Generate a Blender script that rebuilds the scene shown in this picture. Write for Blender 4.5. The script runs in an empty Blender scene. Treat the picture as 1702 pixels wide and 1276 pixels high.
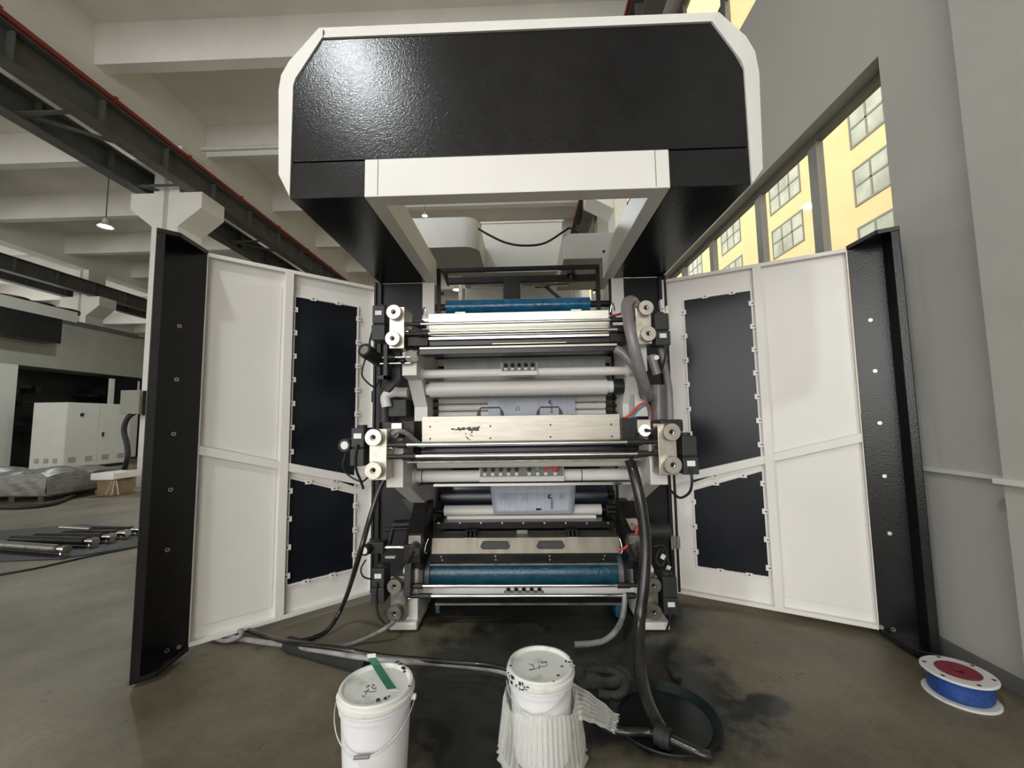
import bpy, math, random
from mathutils import Vector, Matrix, Euler, Quaternion
random.seed(7)
SC = bpy.context.scene
COL = SC.collection

# ------------------------------------------------------------------ camera, world, lights, exposure
CAM_Z = 1.5
FPX = 690.0
CR = Vector((0.99943, 0.03031, -0.01491))      # camera right, down, forward in world axes
CD = Vector((-0.01745, 0.08516, -0.99621))
CF = Vector((-0.02893, 0.99591, 0.08564))
cam_data = bpy.data.cameras.new('camera')
cam_data.sensor_width = 36.0
cam_data.sensor_fit = 'HORIZONTAL'
cam_data.lens = FPX / 1702.0 * 36.0
cam_data.clip_start = 0.05
cam_data.clip_end = 300
cam = bpy.data.objects.new('camera', cam_data)
COL.objects.link(cam)
_r = Matrix((CR, -CD, -CF)).transposed()
cam.matrix_world = Matrix.Translation((0, 0, CAM_Z)) @ _r.to_4x4()
SC.camera = cam

world = bpy.data.worlds.new('overcast_sky')
SC.world = world
world.use_nodes = True
_n = world.node_tree.nodes
_bg = _n['Background']
_bg.inputs[0].default_value = (1.0, 0.99, 0.96, 1)
_bg.inputs[1].default_value = 2.3


def area_light(name, loc, target, sx, sy, power, col=(1, 1, 1), spread=None):
    d = bpy.data.lights.new(name, 'AREA')
    d.shape = 'RECTANGLE'
    d.size, d.size_y = sx, sy
    d.energy = power
    d.color = col
    if spread:
        d.spread = spread
    o = bpy.data.objects.new(name, d)
    COL.objects.link(o)
    o.location = loc
    o.rotation_euler = (Vector(target) - Vector(loc)).to_track_quat('-Z', 'Y').to_euler()
    return o


# added area lights, unseen: hall's open end behind the camera, gap in left wall
area_light('fill_open_end', (-4.5, -13.9, 4.2), (-2.5, 4, 6.5), 13.0, 7.0, 1080, (1.0, 0.985, 0.95))
area_light('fill_far_side', (-31.9, 8.0, 5.4), (0, 8, 5.6), 40.0, 3.4, 620, (1.0, 0.99, 0.96))

SC.view_settings.view_transform = 'Standard'
SC.view_settings.look = 'None'
SC.view_settings.exposure = -0.14
SC.view_settings.gamma = 1.0
SC.view_settings.use_curve_mapping = False


_sd = bpy.data.lights.new('sun', 'SUN')
_sd.energy = 2.7
_sd.angle = 0.02
_sd.color = (1.0, 0.96, 0.88)
_so = bpy.data.objects.new('sun', _sd)
COL.objects.link(_so)
_so.rotation_euler = Vector((1.0, 0.25, -0.85)).to_track_quat('-Z', 'Y').to_euler()


# ------------------------------------------------------------------ measuring helpers
def _ray(u, v):
    return CR * ((u - 851.0) / FPX) + CD * ((v - 638.0) / FPX) + CF


def PY(u, v, y):
    r = _ray(u, v)
    return Vector((0, 0, CAM_Z)) + r * (y / r.y)


def PX(u, v, x):
    r = _ray(u, v)
    return Vector((0, 0, CAM_Z)) + r * (x / r.x)


def PZ(u, v, z):
    r = _ray(u, v)
    return Vector((0, 0, CAM_Z)) + r * ((z - CAM_Z) / r.z)


def V(*a):
    return Vector(a)


# ------------------------------------------------------------------ materials
def mat(name, col, rough=0.5, metal=0.0, var=0.0, vscale=4.0, bump=0.0, bscale=200.0, spec=0.5, coat=0.0,
        trans=0.0, alpha=1.0, stretch=None, col2=None, ior=1.45, lo=0.35, hi=0.65, rvar=0.0, detail=6.0, bdist=0.01):
    m = bpy.data.materials.new(name)
    m.use_nodes = True
    nt = m.node_tree
    b = nt.nodes['Principled BSDF']
    b.inputs['Roughness'].default_value = rough
    b.inputs['Metallic'].default_value = metal
    b.inputs['Specular IOR Level'].default_value = spec
    b.inputs['Coat Weight'].default_value = coat
    b.inputs['Transmission Weight'].default_value = trans
    b.inputs['Alpha'].default_value = alpha
    b.inputs['IOR'].default_value = ior
    c = tuple(col) + (1,)
    tc = nt.nodes.new('ShaderNodeTexCoord')
    mp = nt.nodes.new('ShaderNodeMapping')
    nt.links.new(tc.outputs['Object'], mp.inputs[0])
    if stretch:
        mp.inputs['Scale'].default_value = stretch
    nz = nt.nodes.new('ShaderNodeTexNoise')
    nz.inputs['Scale'].default_value = vscale
    nz.inputs['Detail'].default_value = detail
    nt.links.new(mp.outputs[0], nz.inputs['Vector'])
    rp = nt.nodes.new('ShaderNodeValToRGB')
    rp.color_ramp.elements[0].position = lo
    rp.color_ramp.elements[1].position = hi
    if col2 is None:
        v = var if var else 0.04
        col2 = tuple(x * (1 - v) for x in col)
    rp.color_ramp.elements[0].color = tuple(col2) + (1,)
    rp.color_ramp.elements[1].color = c
    nt.links.new(nz.outputs['Fac'], rp.inputs[0])
    nt.links.new(rp.outputs[0], b.inputs['Base Color'])
    if rvar:
        mr = nt.nodes.new('ShaderNodeMapRange')
        mr.inputs['From Min'].default_value = lo
        mr.inputs['From Max'].default_value = hi
        mr.inputs['To Min'].default_value = rough - rvar
        mr.inputs['To Max'].default_value = rough + rvar
        nt.links.new(nz.outputs['Fac'], mr.inputs[0])
        nt.links.new(mr.outputs[0], b.inputs['Roughness'])
    if bump:
        n2 = nt.nodes.new('ShaderNodeTexNoise')
        n2.inputs['Scale'].default_value = bscale
        n2.inputs['Detail'].default_value = 3
        nt.links.new(mp.outputs[0], n2.inputs['Vector'])
        bp = nt.nodes.new('ShaderNodeBump')
        bp.inputs['Strength'].default_value = bump
        bp.inputs['Distance'].default_value = bdist
        nt.links.new(n2.outputs['Fac'], bp.inputs['Height'])
        nt.links.new(bp.outputs[0], b.inputs['Normal'])
    return m


def emis(name, col, s):
    m = bpy.data.materials.new(name)
    m.use_nodes = True
    b = m.node_tree.nodes['Principled BSDF']
    b.inputs['Base Color'].default_value = tuple(col) + (1,)
    b.inputs['Emission Color'].default_value = tuple(col) + (1,)
    b.inputs['Emission Strength'].default_value = s
    return m


def glass_mat(name, tint=(1, 1, 1), gloss=0.08, rough=0.02):
    m = bpy.data.materials.new(name)
    m.use_nodes = True
    nt = m.node_tree
    nt.nodes.remove(nt.nodes['Principled BSDF'])
    out = nt.nodes['Material Output']
    t = nt.nodes.new('ShaderNodeBsdfTransparent')
    t.inputs[0].default_value = tuple(tint) + (1,)
    g = nt.nodes.new('ShaderNodeBsdfGlossy')
    g.inputs['Roughness'].default_value = rough
    mx = nt.nodes.new('ShaderNodeMixShader')
    mx.inputs[0].default_value = gloss
    nt.links.new(t.outputs[0], mx.inputs[1])
    nt.links.new(g.outputs[0], mx.inputs[2])
    nt.links.new(mx.outputs[0], out.inputs[0])
    return m


def wrap_mat():
    """thin clear film: see-through face on, milky and glossy where a rib turns away"""
    m = bpy.data.materials.new('air_column_film')
    m.use_nodes = True
    nt = m.node_tree
    b = nt.nodes['Principled BSDF']
    b.inputs['Base Color'].default_value = (0.86, 0.86, 0.80, 1)
    b.inputs['Roughness'].default_value = 0.10
    b.inputs['Specular IOR Level'].default_value = 0.9
    lw = nt.nodes.new('ShaderNodeLayerWeight')
    lw.inputs[0].default_value = 0.45
    nz = nt.nodes.new('ShaderNodeTexNoise')
    nz.inputs['Scale'].default_value = 26
    tc = nt.nodes.new('ShaderNodeTexCoord')
    nt.links.new(tc.outputs['Object'], nz.inputs['Vector'])
    ad = nt.nodes.new('ShaderNodeMath')
    ad.operation = 'MULTIPLY_ADD'
    nt.links.new(nz.outputs['Fac'], ad.inputs[0])
    ad.inputs[1].default_value = 0.35
    nt.links.new(lw.outputs['Facing'], ad.inputs[2])
    mr = nt.nodes.new('ShaderNodeMapRange')
    mr.inputs['From Min'].default_value = 0.1
    mr.inputs['From Max'].default_value = 0.9
    mr.inputs['To Min'].default_value = 0.10
    mr.inputs['To Max'].default_value = 0.55
    nt.links.new(ad.outputs[0], mr.inputs[0])
    nt.links.new(mr.outputs[0], b.inputs['Alpha'])
    bp = nt.nodes.new('ShaderNodeBump')
    bp.inputs['Strength'].default_value = 0.35
    bp.inputs['Distance'].default_value = 0.006
    nt.links.new(nz.outputs['Fac'], bp.inputs['Height'])
    nt.links.new(bp.outputs[0], b.inputs['Normal'])
    return m


def floor_mat():
    m = bpy.data.materials.new('worn_concrete')
    m.use_nodes = True
    nt = m.node_tree
    b = nt.nodes['Principled BSDF']
    tc = nt.nodes.new('ShaderNodeTexCoord')

    def noise(scale, detail, rough=0.6, off=(0, 0, 0)):
        mp = nt.nodes.new('ShaderNodeMapping')
        mp.inputs['Location'].default_value = off
        nt.links.new(tc.outputs['Object'], mp.inputs[0])
        n = nt.nodes.new('ShaderNodeTexNoise')
        n.inputs['Scale'].default_value = scale
        n.inputs['Detail'].default_value = detail
        n.inputs['Roughness'].default_value = rough
        nt.links.new(mp.outputs[0], n.inputs['Vector'])
        return n.outputs['Fac']

    def ramp(src, p0, c0, p1, c1):
        r = nt.nodes.new('ShaderNodeValToRGB')
        r.color_ramp.elements[0].position = p0
        r.color_ramp.elements[0].color = tuple(c0) + (1,)
        r.color_ramp.elements[1].position = p1
        r.color_ramp.elements[1].color = tuple(c1) + (1,)
        nt.links.new(src, r.inputs[0])
        return r.outputs[0]

    def mixc(a, bb, fac, mode='MIX'):
        x = nt.nodes.new('ShaderNodeMix')
        x.data_type = 'RGBA'
        x.blend_type = mode
        if isinstance(fac, float):
            x.inputs[0].default_value = fac
        else:
            nt.links.new(fac, x.inputs[0])
        nt.links.new(a, x.inputs[6])
        nt.links.new(bb, x.inputs[7])
        return x.outputs[2]
    base = ramp(noise(0.9, 9, 0.62), 0.34, (0.078, 0.063, 0.039), 0.66, (0.215, 0.187, 0.130))
    grit = ramp(noise(38, 6, 0.7), 0.3, (0.80, 0.80, 0.78), 0.7, (1.12, 1.12, 1.1))
    c = mixc(base, grit, 1.0, 'MULTIPLY')
    # ink spills: dark blotches with ragged edges around the machine foot and the buckets
    spots = [((0.25, 3.5), 1.05, 0.55), ((0.55, 2.45), 0.62, 0.5), ((-0.35, 2.35), 0.42, 0.45), ((0.1, 2.85), 0.75, 0.42),
             ((-0.2, 1.95), 0.3, 0.35), ((1.25, 2.35), 0.12, 0.1)]
    sep = nt.nodes.new('ShaderNodeSeparateXYZ')
    nt.links.new(tc.outputs['Object'], sep.inputs[0])
    nn = noise(3.2, 9, 0.72, (5, 2, 0))
    total = None
    for (sx, sy), rx, ry in spots:
        def mth(op, a, bv):
            k = nt.nodes.new('ShaderNodeMath')
            k.operation = op
            for i, q in enumerate((a, bv)):
                if isinstance(q, (int, float)):
                    k.inputs[i].default_value = q
                else:
                    nt.links.new(q, k.inputs[i])
            return k.outputs[0]
        dx = mth('DIVIDE', mth('SUBTRACT', sep.outputs[0], sx), rx)
        dy = mth('DIVIDE', mth('SUBTRACT', sep.outputs[1], sy), ry)
        d = mth('SQRT', mth('ADD', mth('MULTIPLY', dx, dx), mth('MULTIPLY', dy, dy)), 0)
        f = mth('SUBTRACT', 1.25, mth('ADD', d, mth('MULTIPLY', mth('SUBTRACT', nn, 0.5), 2.2)))
        total = f if total is None else mth('MAXIMUM', total, f)
    mr = nt.nodes.new('ShaderNodeMapRange')
    mr.inputs['From Min'].default_value = 0.0
    mr.inputs['From Max'].default_value = 0.45
    nt.links.new(total, mr.inputs[0])
    ink = ramp(noise(6, 6), 0.4, (0.016, 0.018, 0.017), 0.6, (0.034, 0.032, 0.027))
    c = mixc(c, ink, mr.outputs[0])
    sc = ramp(noise(5.5, 8, 0.75, (3, 9, 0)), 0.60, (0, 0, 0), 0.68, (1, 1, 1))
    dark = ramp(noise(20, 4), 0.4, (0.035, 0.032, 0.027), 0.6, (0.05, 0.046, 0.038))
    rgb2 = nt.nodes.new('ShaderNodeMath')
    rgb2.operation = 'MULTIPLY'
    nt.links.new(sc, rgb2.inputs[0])
    rgb2.inputs[1].default_value = 0.8
    c = mixc(c, dark, rgb2.outputs[0])
    nt.links.new(c, b.inputs['Base Color'])
    rr = nt.nodes.new('ShaderNodeMapRange')
    rr.inputs['To Min'].default_value = 0.52
    rr.inputs['To Max'].default_value = 0.28
    nt.links.new(mr.outputs[0], rr.inputs[0])
    nt.links.new(rr.outputs[0], b.inputs['Roughness'])
    bp = nt.nodes.new('ShaderNodeBump')
    bp.inputs['Strength'].default_value = 0.25
    bp.inputs['Distance'].default_value = 0.004
    nt.links.new(noise(26, 8, 0.7), bp.inputs['Height'])
    nt.links.new(bp.outputs[0], b.inputs['Normal'])
    return m


M = {}
M['floor'] = floor_mat()
M['ceiling'] = mat('cream_painted_concrete', (0.92, 0.90, 0.85), 0.85, var=0.1, vscale=0.7, bump=0.1, bscale=40)
M['wall'] = mat('grey_wall_paint', (0.455, 0.445, 0.41), 0.8, var=0.08, vscale=0.8, bump=0.15, bscale=60)
M['wall_base'] = mat('dark_grey_wall_base', (0.17, 0.165, 0.155), 0.75, var=0.2, vscale=8)
M['white'] = mat('white_machine_paint', (0.80, 0.775, 0.735), 0.42, var=0.05, vscale=1.6, bump=0.04, bscale=350)
M['white2'] = mat('grey_white_enamel', (0.66, 0.66, 0.62), 0.38, var=0.06, vscale=5)
M['column'] = mat('white_column_paint', (0.82, 0.80, 0.75), 0.75, var=0.07, vscale=1.2)
M['black'] = mat('black_powder_coat', (0.013, 0.013, 0.0135), 0.20, var=0.25, vscale=6, bump=0.45, bscale=105, spec=0.42, bdist=0.0022)
M['black_flat'] = mat('black_soft_coat', (0.012, 0.012, 0.013), 0.48, var=0.3, vscale=5, bump=0.03, bscale=130, spec=0.4)
M['window_black'] = mat('dark_acrylic', (0.010, 0.012, 0.017), 0.24, var=0.3, vscale=3, spec=0.3, bump=0.02, bscale=6)
M['steel'] = mat('brushed_steel', (0.47, 0.44, 0.385), 0.40, 1.0, var=0.16, vscale=5, stretch=(1.0, 1.0, 9.0), bump=0.08, bscale=90)
M['bright_steel'] = mat('machined_aluminium', (0.55, 0.515, 0.45), 0.36, 1.0, var=0.22, vscale=22, bump=0.08, bscale=120)
M['pale_steel'] = mat('pale_steel', (0.72, 0.70, 0.62), 0.38, 0.9, var=0.08, vscale=5, stretch=(1, 1, 9))
M['dull_steel'] = mat('oily_steel', (0.30, 0.285, 0.25), 0.42, 0.9, var=0.4, vscale=14, bump=0.1, bscale=90)
M['worn_steel'] = mat('worn_steel', (0.27, 0.25, 0.20), 0.45, 0.55, var=0.25, vscale=4, stretch=(3, 1, 1), bump=0.08, bscale=90)
M['chrome'] = mat('chromed_bar', (0.86, 0.85, 0.83), 0.14, 1.0, var=0.04, vscale=6)
M['plastic'] = mat('black_plastic', (0.020, 0.020, 0.021), 0.45, var=0.3, vscale=10)
M['plastic_grey'] = mat('charcoal_plastic', (0.032, 0.033, 0.033), 0.5, var=0.2, vscale=10)
M['iron'] = mat('blackened_iron', (0.024, 0.023, 0.022), 0.45, 0.4, var=0.5, vscale=12, bump=0.15, bscale=60)
M['label'] = mat('white_label', (0.82, 0.82, 0.80), 0.5, var=0.05)
M['girder'] = mat('grey_girder_paint', (0.115, 0.118, 0.108), 0.55, var=0.25, vscale=3)
M['red_rail'] = mat('red_rail_paint', (0.30, 0.045, 0.04), 0.5, var=0.2, vscale=4)
M['red'] = mat('red_plastic', (0.55, 0.045, 0.04), 0.4, var=0.1)
M['green_btn'] = mat('green_plastic', (0.12, 0.32, 0.22), 0.4)
M['panel_grey'] = mat('control_panel_grey', (0.21, 0.205, 0.18), 0.5, var=0.2, vscale=60)
M['roller'] = mat('white_roller', (0.72, 0.70, 0.66), 0.4, var=0.06, vscale=5, stretch=(1, 6, 6))
M['blue_film'] = mat('blue_protective_film', (0.016, 0.17, 0.36), 0.2, var=0.4, vscale=10, bump=0.6, bscale=26, spec=0.6, coat=0.3)
M['blue_drum'] = mat('inked_blue_drum', (0.012, 0.10, 0.17), 0.25, var=0.4, vscale=14, bump=0.3, bscale=60, coat=0.2)
M['film_clear'] = mat('clear_film', (0.62, 0.62, 0.60), 0.18, var=0.12, vscale=2, stretch=(6, 1, 0.3), spec=0.6)
M['film_print'] = mat('pale_blue_print', (0.42, 0.45, 0.53), 0.3, var=0.14, vscale=3, stretch=(30, 1, 0.4))
M['print_ink'] = mat('print_ink', (0.035, 0.04, 0.06), 0.5)
M['print_ink2'] = mat('pale_print_ink', (0.27, 0.29, 0.36), 0.5)
M['dark_film'] = mat('dark_film', (0.012, 0.014, 0.026), 0.22, var=0.3, vscale=3)
M['hose_grey'] = mat('grey_suction_hose', (0.235, 0.22, 0.225), 0.3, var=0.2, vscale=10, spec=0.6)
M['hose_dark'] = mat('inked_clear_hose', (0.024, 0.021, 0.020), 0.24, var=0.6, vscale=9, spec=0.55, coat=0.15)
M['hose_light'] = mat('milky_hose', (0.33, 0.315, 0.31), 0.28, var=0.5, vscale=9, spec=0.6)
M['rubber'] = mat('black_rubber', (0.018, 0.018, 0.018), 0.55, var=0.2, vscale=10)
M['foam'] = mat('black_foam_sleeve', (0.022, 0.024, 0.024), 0.85, var=0.2, vscale=20, bump=0.3, bscale=120)
M['red_hose'] = mat('red_air_hose', (0.62, 0.08, 0.06), 0.4)
M['blue_hose'] = mat('blue_air_hose', (0.12, 0.24, 0.34), 0.4)
M['pail'] = mat('white_pail_plastic', (0.83, 0.83, 0.84), 0.38, var=0.03, vscale=4)
M['lid'] = mat('inky_pail_lid', (0.76, 0.76, 0.72), 0.42, vscale=7, col2=(0.42, 0.44, 0.40), lo=0.28, hi=0.42)
M['smear'] = mat('dried_ink', (0.05, 0.07, 0.055), 0.5, col2=(0.015, 0.02, 0.017), vscale=30)
M['smear_green'] = mat('pale_green_ink', (0.42, 0.58, 0.40), 0.5)
M['tape_green'] = mat('green_tape', (0.045, 0.19, 0.105), 0.5, var=0.1)
M['pen'] = mat('marker_pen', (0.05, 0.045, 0.05), 0.6)
M['wire'] = mat('galvanised_wire', (0.55, 0.55, 0.53), 0.35, 0.8)
M['wrap'] = wrap_mat()
M['ink_pool'] = mat('ink_pool', (0.010, 0.014, 0.013), 0.22, var=0.4, vscale=8)
M['rag'] = mat('inky_rag', (0.05, 0.048, 0.04), 0.9, var=0.5, vscale=14, bump=0.6, bscale=90)
M['tray_green'] = mat('dark_green_tray', (0.007, 0.016, 0.0135), 0.4, var=0.4, vscale=5, spec=0.35)
M['spool_white'] = mat('spool_flange', (0.66, 0.66, 0.64), 0.4, var=0.08)
M['spool_red'] = mat('spool_core_red', (0.24, 0.025, 0.045), 0.5, var=0.3, vscale=14)
M['spool_blue'] = mat('blue_filament', (0.02, 0.085, 0.36), 0.4, var=0.5, vscale=60, stretch=(1, 1, 4), bump=0.5, bscale=160)
M['yellow'] = mat('yellow_render', (0.62, 0.495, 0.275), 0.85, var=0.08, vscale=0.6)
M['alu_frame'] = mat('window_frame_grey', (0.20, 0.19, 0.165), 0.45, 0.3, var=0.1)
M['pane_far'] = mat('far_window_glass', (0.40, 0.42, 0.36), 0.25, var=0.4, vscale=0.7)
M['glass'] = glass_mat('window_glass', (0.97, 0.97, 0.93), 0.012)
M['machine_grey'] = mat('grey_housing_paint', (0.30, 0.30, 0.255), 0.6, var=0.08, vscale=2)
M['cabinet'] = mat('light_cabinet_paint', (0.56, 0.56, 0.51), 0.5, var=0.05, vscale=2)
M['stretch_wrap'] = mat('grey_stretch_wrap', (0.24, 0.24, 0.215), 0.32, var=0.45, vscale=6, stretch=(1, 1, 5), bump=0.6, bscale=20, spec=0.6)
M['carton'] = mat('brown_carton', (0.26, 0.18, 0.10), 0.8, var=0.25, vscale=5)
M['wood'] = mat('dark_pallet_wood', (0.07, 0.055, 0.04), 0.8, var=0.4, vscale=6)
M['lamp_glow'] = emis('lamp_glow', (1.0, 0.97, 0.9), 14.0)
M['ground_out'] = mat('outside_ground', (0.3, 0.3, 0.28), 0.9)


# ------------------------------------------------------------------ mesh builder
class MB:
    def __init__(s):
        s.v, s.f, s.sm, s.mi, s.cur = [], [], [], [], 0

    def add(s, vs, fs, smooth=False):
        b = len(s.v)
        s.v += [Vector(p) for p in vs]
        for f in fs:
            s.f.append([b + i for i in f])
            s.sm.append(smooth)
            s.mi.append(s.cur)
        return s

    def hexa(s, p):
        return s.add(p, [(0, 3, 2, 1), (4, 5, 6, 7), (0, 1, 5, 4), (1, 2, 6, 5), (2, 3, 7, 6), (3, 0, 4, 7)])

    def box(s, x0, x1, y0, y1, z0, z1):
        x0, x1 = min(x0, x1), max(x0, x1)
        y0, y1 = min(y0, y1), max(y0, y1)
        z0, z1 = min(z0, z1), max(z0, z1)
        return s.hexa([(x0, y0, z0), (x1, y0, z0), (x1, y1, z0), (x0, y1, z0), (x0, y0, z1), (x1, y0, z1), (x1, y1, z1), (x0, y1, z1)])

    def obox(s, o, a, b, c):
        o, a, b, c = map(Vector, (o, a, b, c))
        if a.cross(b).dot(c) < 0:
            a, b = b, a
        return s.hexa([o, o + a, o + a + b, o + b, o + c, o + a + c, o + a + b + c, o + b + c])

    def cbox(s, c, sx, sy, sz, rot=None):
        R = rot if rot is not None else Matrix.Identity(3)
        a, b, d = R @ V(sx, 0, 0), R @ V(0, sy, 0), R @ V(0, 0, sz)
        return s.obox(Vector(c) - (a + b + d) / 2, a, b, d)

    def prism(s, pts, ext):
        pts = [Vector(p) for p in pts]
        ext = Vector(ext)
        n = len(pts)
        nrm = Vector((0, 0, 0))
        for i in range(n):
            nrm += pts[i].cross(pts[(i + 1) % n])
        if nrm.dot(ext) > 0:
            pts = pts[::-1]
        vs = pts + [p + ext for p in pts]
        fs = [list(range(n)), list(range(2 * n - 1, n - 1, -1))]
        fs += [(i, i + n, (i + 1) % n + n, (i + 1) % n) for i in range(n)]
        return s.add(vs, fs)

    def quad(s, *p):
        return s.add(p, [tuple(range(len(p)))])

    def cyl(s, p0, p1, r, r2=None, n=20, caps=True):
        p0, p1 = Vector(p0), Vector(p1)
        r2 = r if r2 is None else r2
        d = (p1 - p0).normalized()
        a = d.orthogonal().normalized()
        b = d.cross(a)
        vs = []
        for p, q in ((p0, r), (p1, r2)):
            for i in range(n):
                t = 2 * math.pi * i / n
                vs.append(p + (a * math.cos(t) + b * math.sin(t)) * q)
        s.add(vs, [(i, (i + 1) % n, (i + 1) % n + n, i + n) for i in range(n)], True)
        if caps:
            s.add(vs[:n], [tuple(range(n - 1, -1, -1))])
            s.add(vs[n:], [tuple(range(n))])
        return s

    def lathe(s, prof, o, axis=(0, 0, 1), n=32, sharp=()):
        """prof: (radius, height) pairs; every segment whose index is in SHARP is flat"""
        o = Vector(o)
        d = Vector(axis).normalized()
        a = d.orthogonal().normalized()
        b = d.cross(a)
        for k in range(len(prof) - 1):
            vs = []
            for r, h in (prof[k], prof[k + 1]):
                for i in range(n):
                    t = 2 * math.pi * i / n
                    vs.append(o + d * h + (a * math.cos(t) + b * math.sin(t)) * max(r, 1e-5))
            s.add(vs, [(i, (i + 1) % n, (i + 1) % n + n, i + n) for i in range(n)], True)
        return s

    def tube(s, pts, r, n=10, sub=6, caps=True, rib=0.0):
        pts = smooth_path(pts, sub)
        m = len(pts)
        t0 = (pts[1] - pts[0]).normalized()
        a = t0.orthogonal().normalized()
        rings = []
        for i in range(m):
            t = (pts[min(i + 1, m - 1)] - pts[max(i - 1, 0)])
            t = t.normalized() if t.length > 1e-9 else t0
            a = (a - t * a.dot(t))
            a = a.normalized() if a.length > 1e-6 else t.orthogonal().normalized()
            b = t.cross(a)
            rr = r(i / (m - 1)) if callable(r) else r
            if rib and i % 2:
                rr *= 1 - rib
            rings.append([pts[i] + (a * math.cos(2 * math.pi * k / n) + b * math.sin(2 * math.pi * k / n)) * rr for k in range(n)])
        vs = [p for q in rings for p in q]
        fs = []
        for i in range(m - 1):
            for k in range(n):
                k2 = (k + 1) % n
                fs.append((i * n + k, i * n + k2, (i + 1) * n + k2, (i + 1) * n + k))
        s.add(vs, fs, True)
        if caps:
            s.add(rings[0], [tuple(range(n - 1, -1, -1))])
            s.add(rings[-1], [tuple(range(n))])
        return s

    def grid(s, fn, nu, nv, smooth=True):
        vs = [fn(i / nu, j / nv) for j in range(nv + 1) for i in range(nu + 1)]
        fs = [(j * (nu + 1) + i, j * (nu + 1) + i + 1, (j + 1) * (nu + 1) + i + 1, (j + 1) * (nu + 1) + i) for j in range(nv) for i in range(nu)]
        return s.add(vs, fs, smooth)


def smooth_path(pts, sub=6):
    pts = [Vector(p) for p in pts]
    if len(pts) < 3 or sub <= 1:
        return pts
    out = []
    P = [pts[0] * 2 - pts[1]] + pts + [pts[-1] * 2 - pts[-2]]
    for i in range(1, len(P) - 2):
        p0, p1, p2, p3 = P[i - 1:i + 3]
        for k in range(sub):
            t = k / sub
            out.append(0.5 * ((2 * p1) + (p2 - p0) * t + (2 * p0 - 5 * p1 + 4 * p2 - p3) * t * t + (3 * p1 - p0 - 3 * p2 + p3) * t ** 3))
    out.append(pts[-1])
    return out


ORG = {}


def build(name, mb, m, parent=None, at=None, bev=0.0, solid=0.0):
    """links the collected shape as ONE mesh object; coordinates in MB are world coordinates"""
    if at is None:
        at = ORG[parent.name] if parent else V(0, 0, 0)
    at = Vector(at)
    me = bpy.data.meshes.new(name)
    me.from_pydata([tuple(p - at) for p in mb.v], [], [tuple(f) for f in mb.f])
    me.polygons.foreach_set('use_smooth', mb.sm)
    for q_ in (m if isinstance(m, (list, tuple)) else [m]):
        me.materials.append(M[q_] if isinstance(q_, str) else q_)
    me.polygons.foreach_set('material_index', mb.mi)
    me.update()
    o = bpy.data.objects.new(name, me)
    COL.objects.link(o)
    if parent:
        o.parent = parent
        o.location = at - ORG[parent.name]
    else:
        o.location = at
    ORG[o.name] = at
    if solid:
        k = o.modifiers.new('thickness', 'SOLIDIFY')
        k.thickness = solid
        k.offset = 0
    if bev:
        k = o.modifiers.new('edges', 'BEVEL')
        k.width = bev
        k.segments = 2
        k.limit_method = 'ANGLE'
        k.angle_limit = math.radians(40)
        k.harden_normals = False
    return o


def empty(name, loc, parent=None):
    o = bpy.data.objects.new(name, None)
    o.empty_display_size = 0.1
    COL.objects.link(o)
    if parent:
        o.parent = parent
        o.location = Vector(loc) - ORG[parent.name]
    else:
        o.location = loc
    ORG[o.name] = Vector(loc)
    return o


GROUPS = {'hose': 'hoses on and around the press', 'girder': 'crane girders', 'air shaft': 'air shafts on the mat', 'lamp': 'pendant lamps', 'pallet': 'wrapped loads', 'bucket': 'white buckets', 'cable': 'black cables'}


def tag(o, label, cat, group=None):
    group = group or GROUPS.get(cat)
    o['label'] = label
    o['category'] = cat
    if group:
        o['group'] = group
    return o


def struct(name, mb, m, parent=None, **k):
    o = build(name, mb, m, parent, **k)
    if parent is None:
        o['kind'] = 'structure'
    return o


def dup(o, at, parent=None):
    c = o.copy()
    COL.objects.link(c)
    at = Vector(at)
    if parent:
        c.parent = parent
        c.location = at - ORG[parent.name]
    else:
        c.location = at
    ORG[c.name] = at
    return c


# ------------------------------------------------------------------ the hall
WX = 2.62                                       # right wall
struct('floor', MB().box(-32, WX + 0.3, -14, 48, -0.2, 0), 'floor')
Z_BEAM, Z_SLAB = 9.1, 10.0
mb = MB().box(-32, WX + 0.3, -14, 48, Z_SLAB, Z_SLAB + 0.25)
struct('ceiling', mb, 'ceiling')
YB = [7.85 + 3.1 * k for k in range(-7, 13)]
for y in YB:
    struct('ceiling_beam', MB().prism([(WX, y, Z_SLAB), (WX, y + 0.34, Z_SLAB), (WX, y + 0.30, Z_BEAM), (WX, y + 0.04, Z_BEAM)], (-34.6, 0, 0)), 'ceiling')
for x in (-9.25, -20.5):
    struct('ceiling_beam', MB().box(x - 0.3, x + 0.3, -14, 48, Z_BEAM - 0.35, Z_SLAB), 'ceiling')

# right wall with a lower and an upper row of windows
WIN_Y0, WIN_Y1 = 2.89, 30.0
WIN_Z0, WIN_Z1 = 1.45, 4.10
UP_Y0, UP_Y1 = 2.4, 30.0
UP_Z0, UP_Z1 = 6.05, 8.4
mb = MB()
T = 0.26
mb.box(WX, WX + T, -14, 48, 0, WIN_Z0)
mb.box(WX, WX + T, -14, WIN_Y0, WIN_Z0, UP_Z0)
mb.box(WX, WX + T, WIN_Y0, 48, WIN_Z1, UP_Z0)
mb.box(WX, WX + T, WIN_Y1, 48, WIN_Z0, WIN_Z1)
mb.box(WX, WX + T, -14, UP_Y0, UP_Z0, Z_SLAB)
mb.box(WX, WX + T, UP_Y0, 48, UP_Z1, Z_SLAB)
mb.box(WX, WX + T, UP_Y1, 48, UP_Z0, UP_Z1)
struct('wall_right', mb, 'wall')
struct('base_strip_right', MB().box(WX - 0.012, WX, 1.95, 40, 0, 0.085), 'wall_base')  # dark grey strip along the foot of the wall
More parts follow.
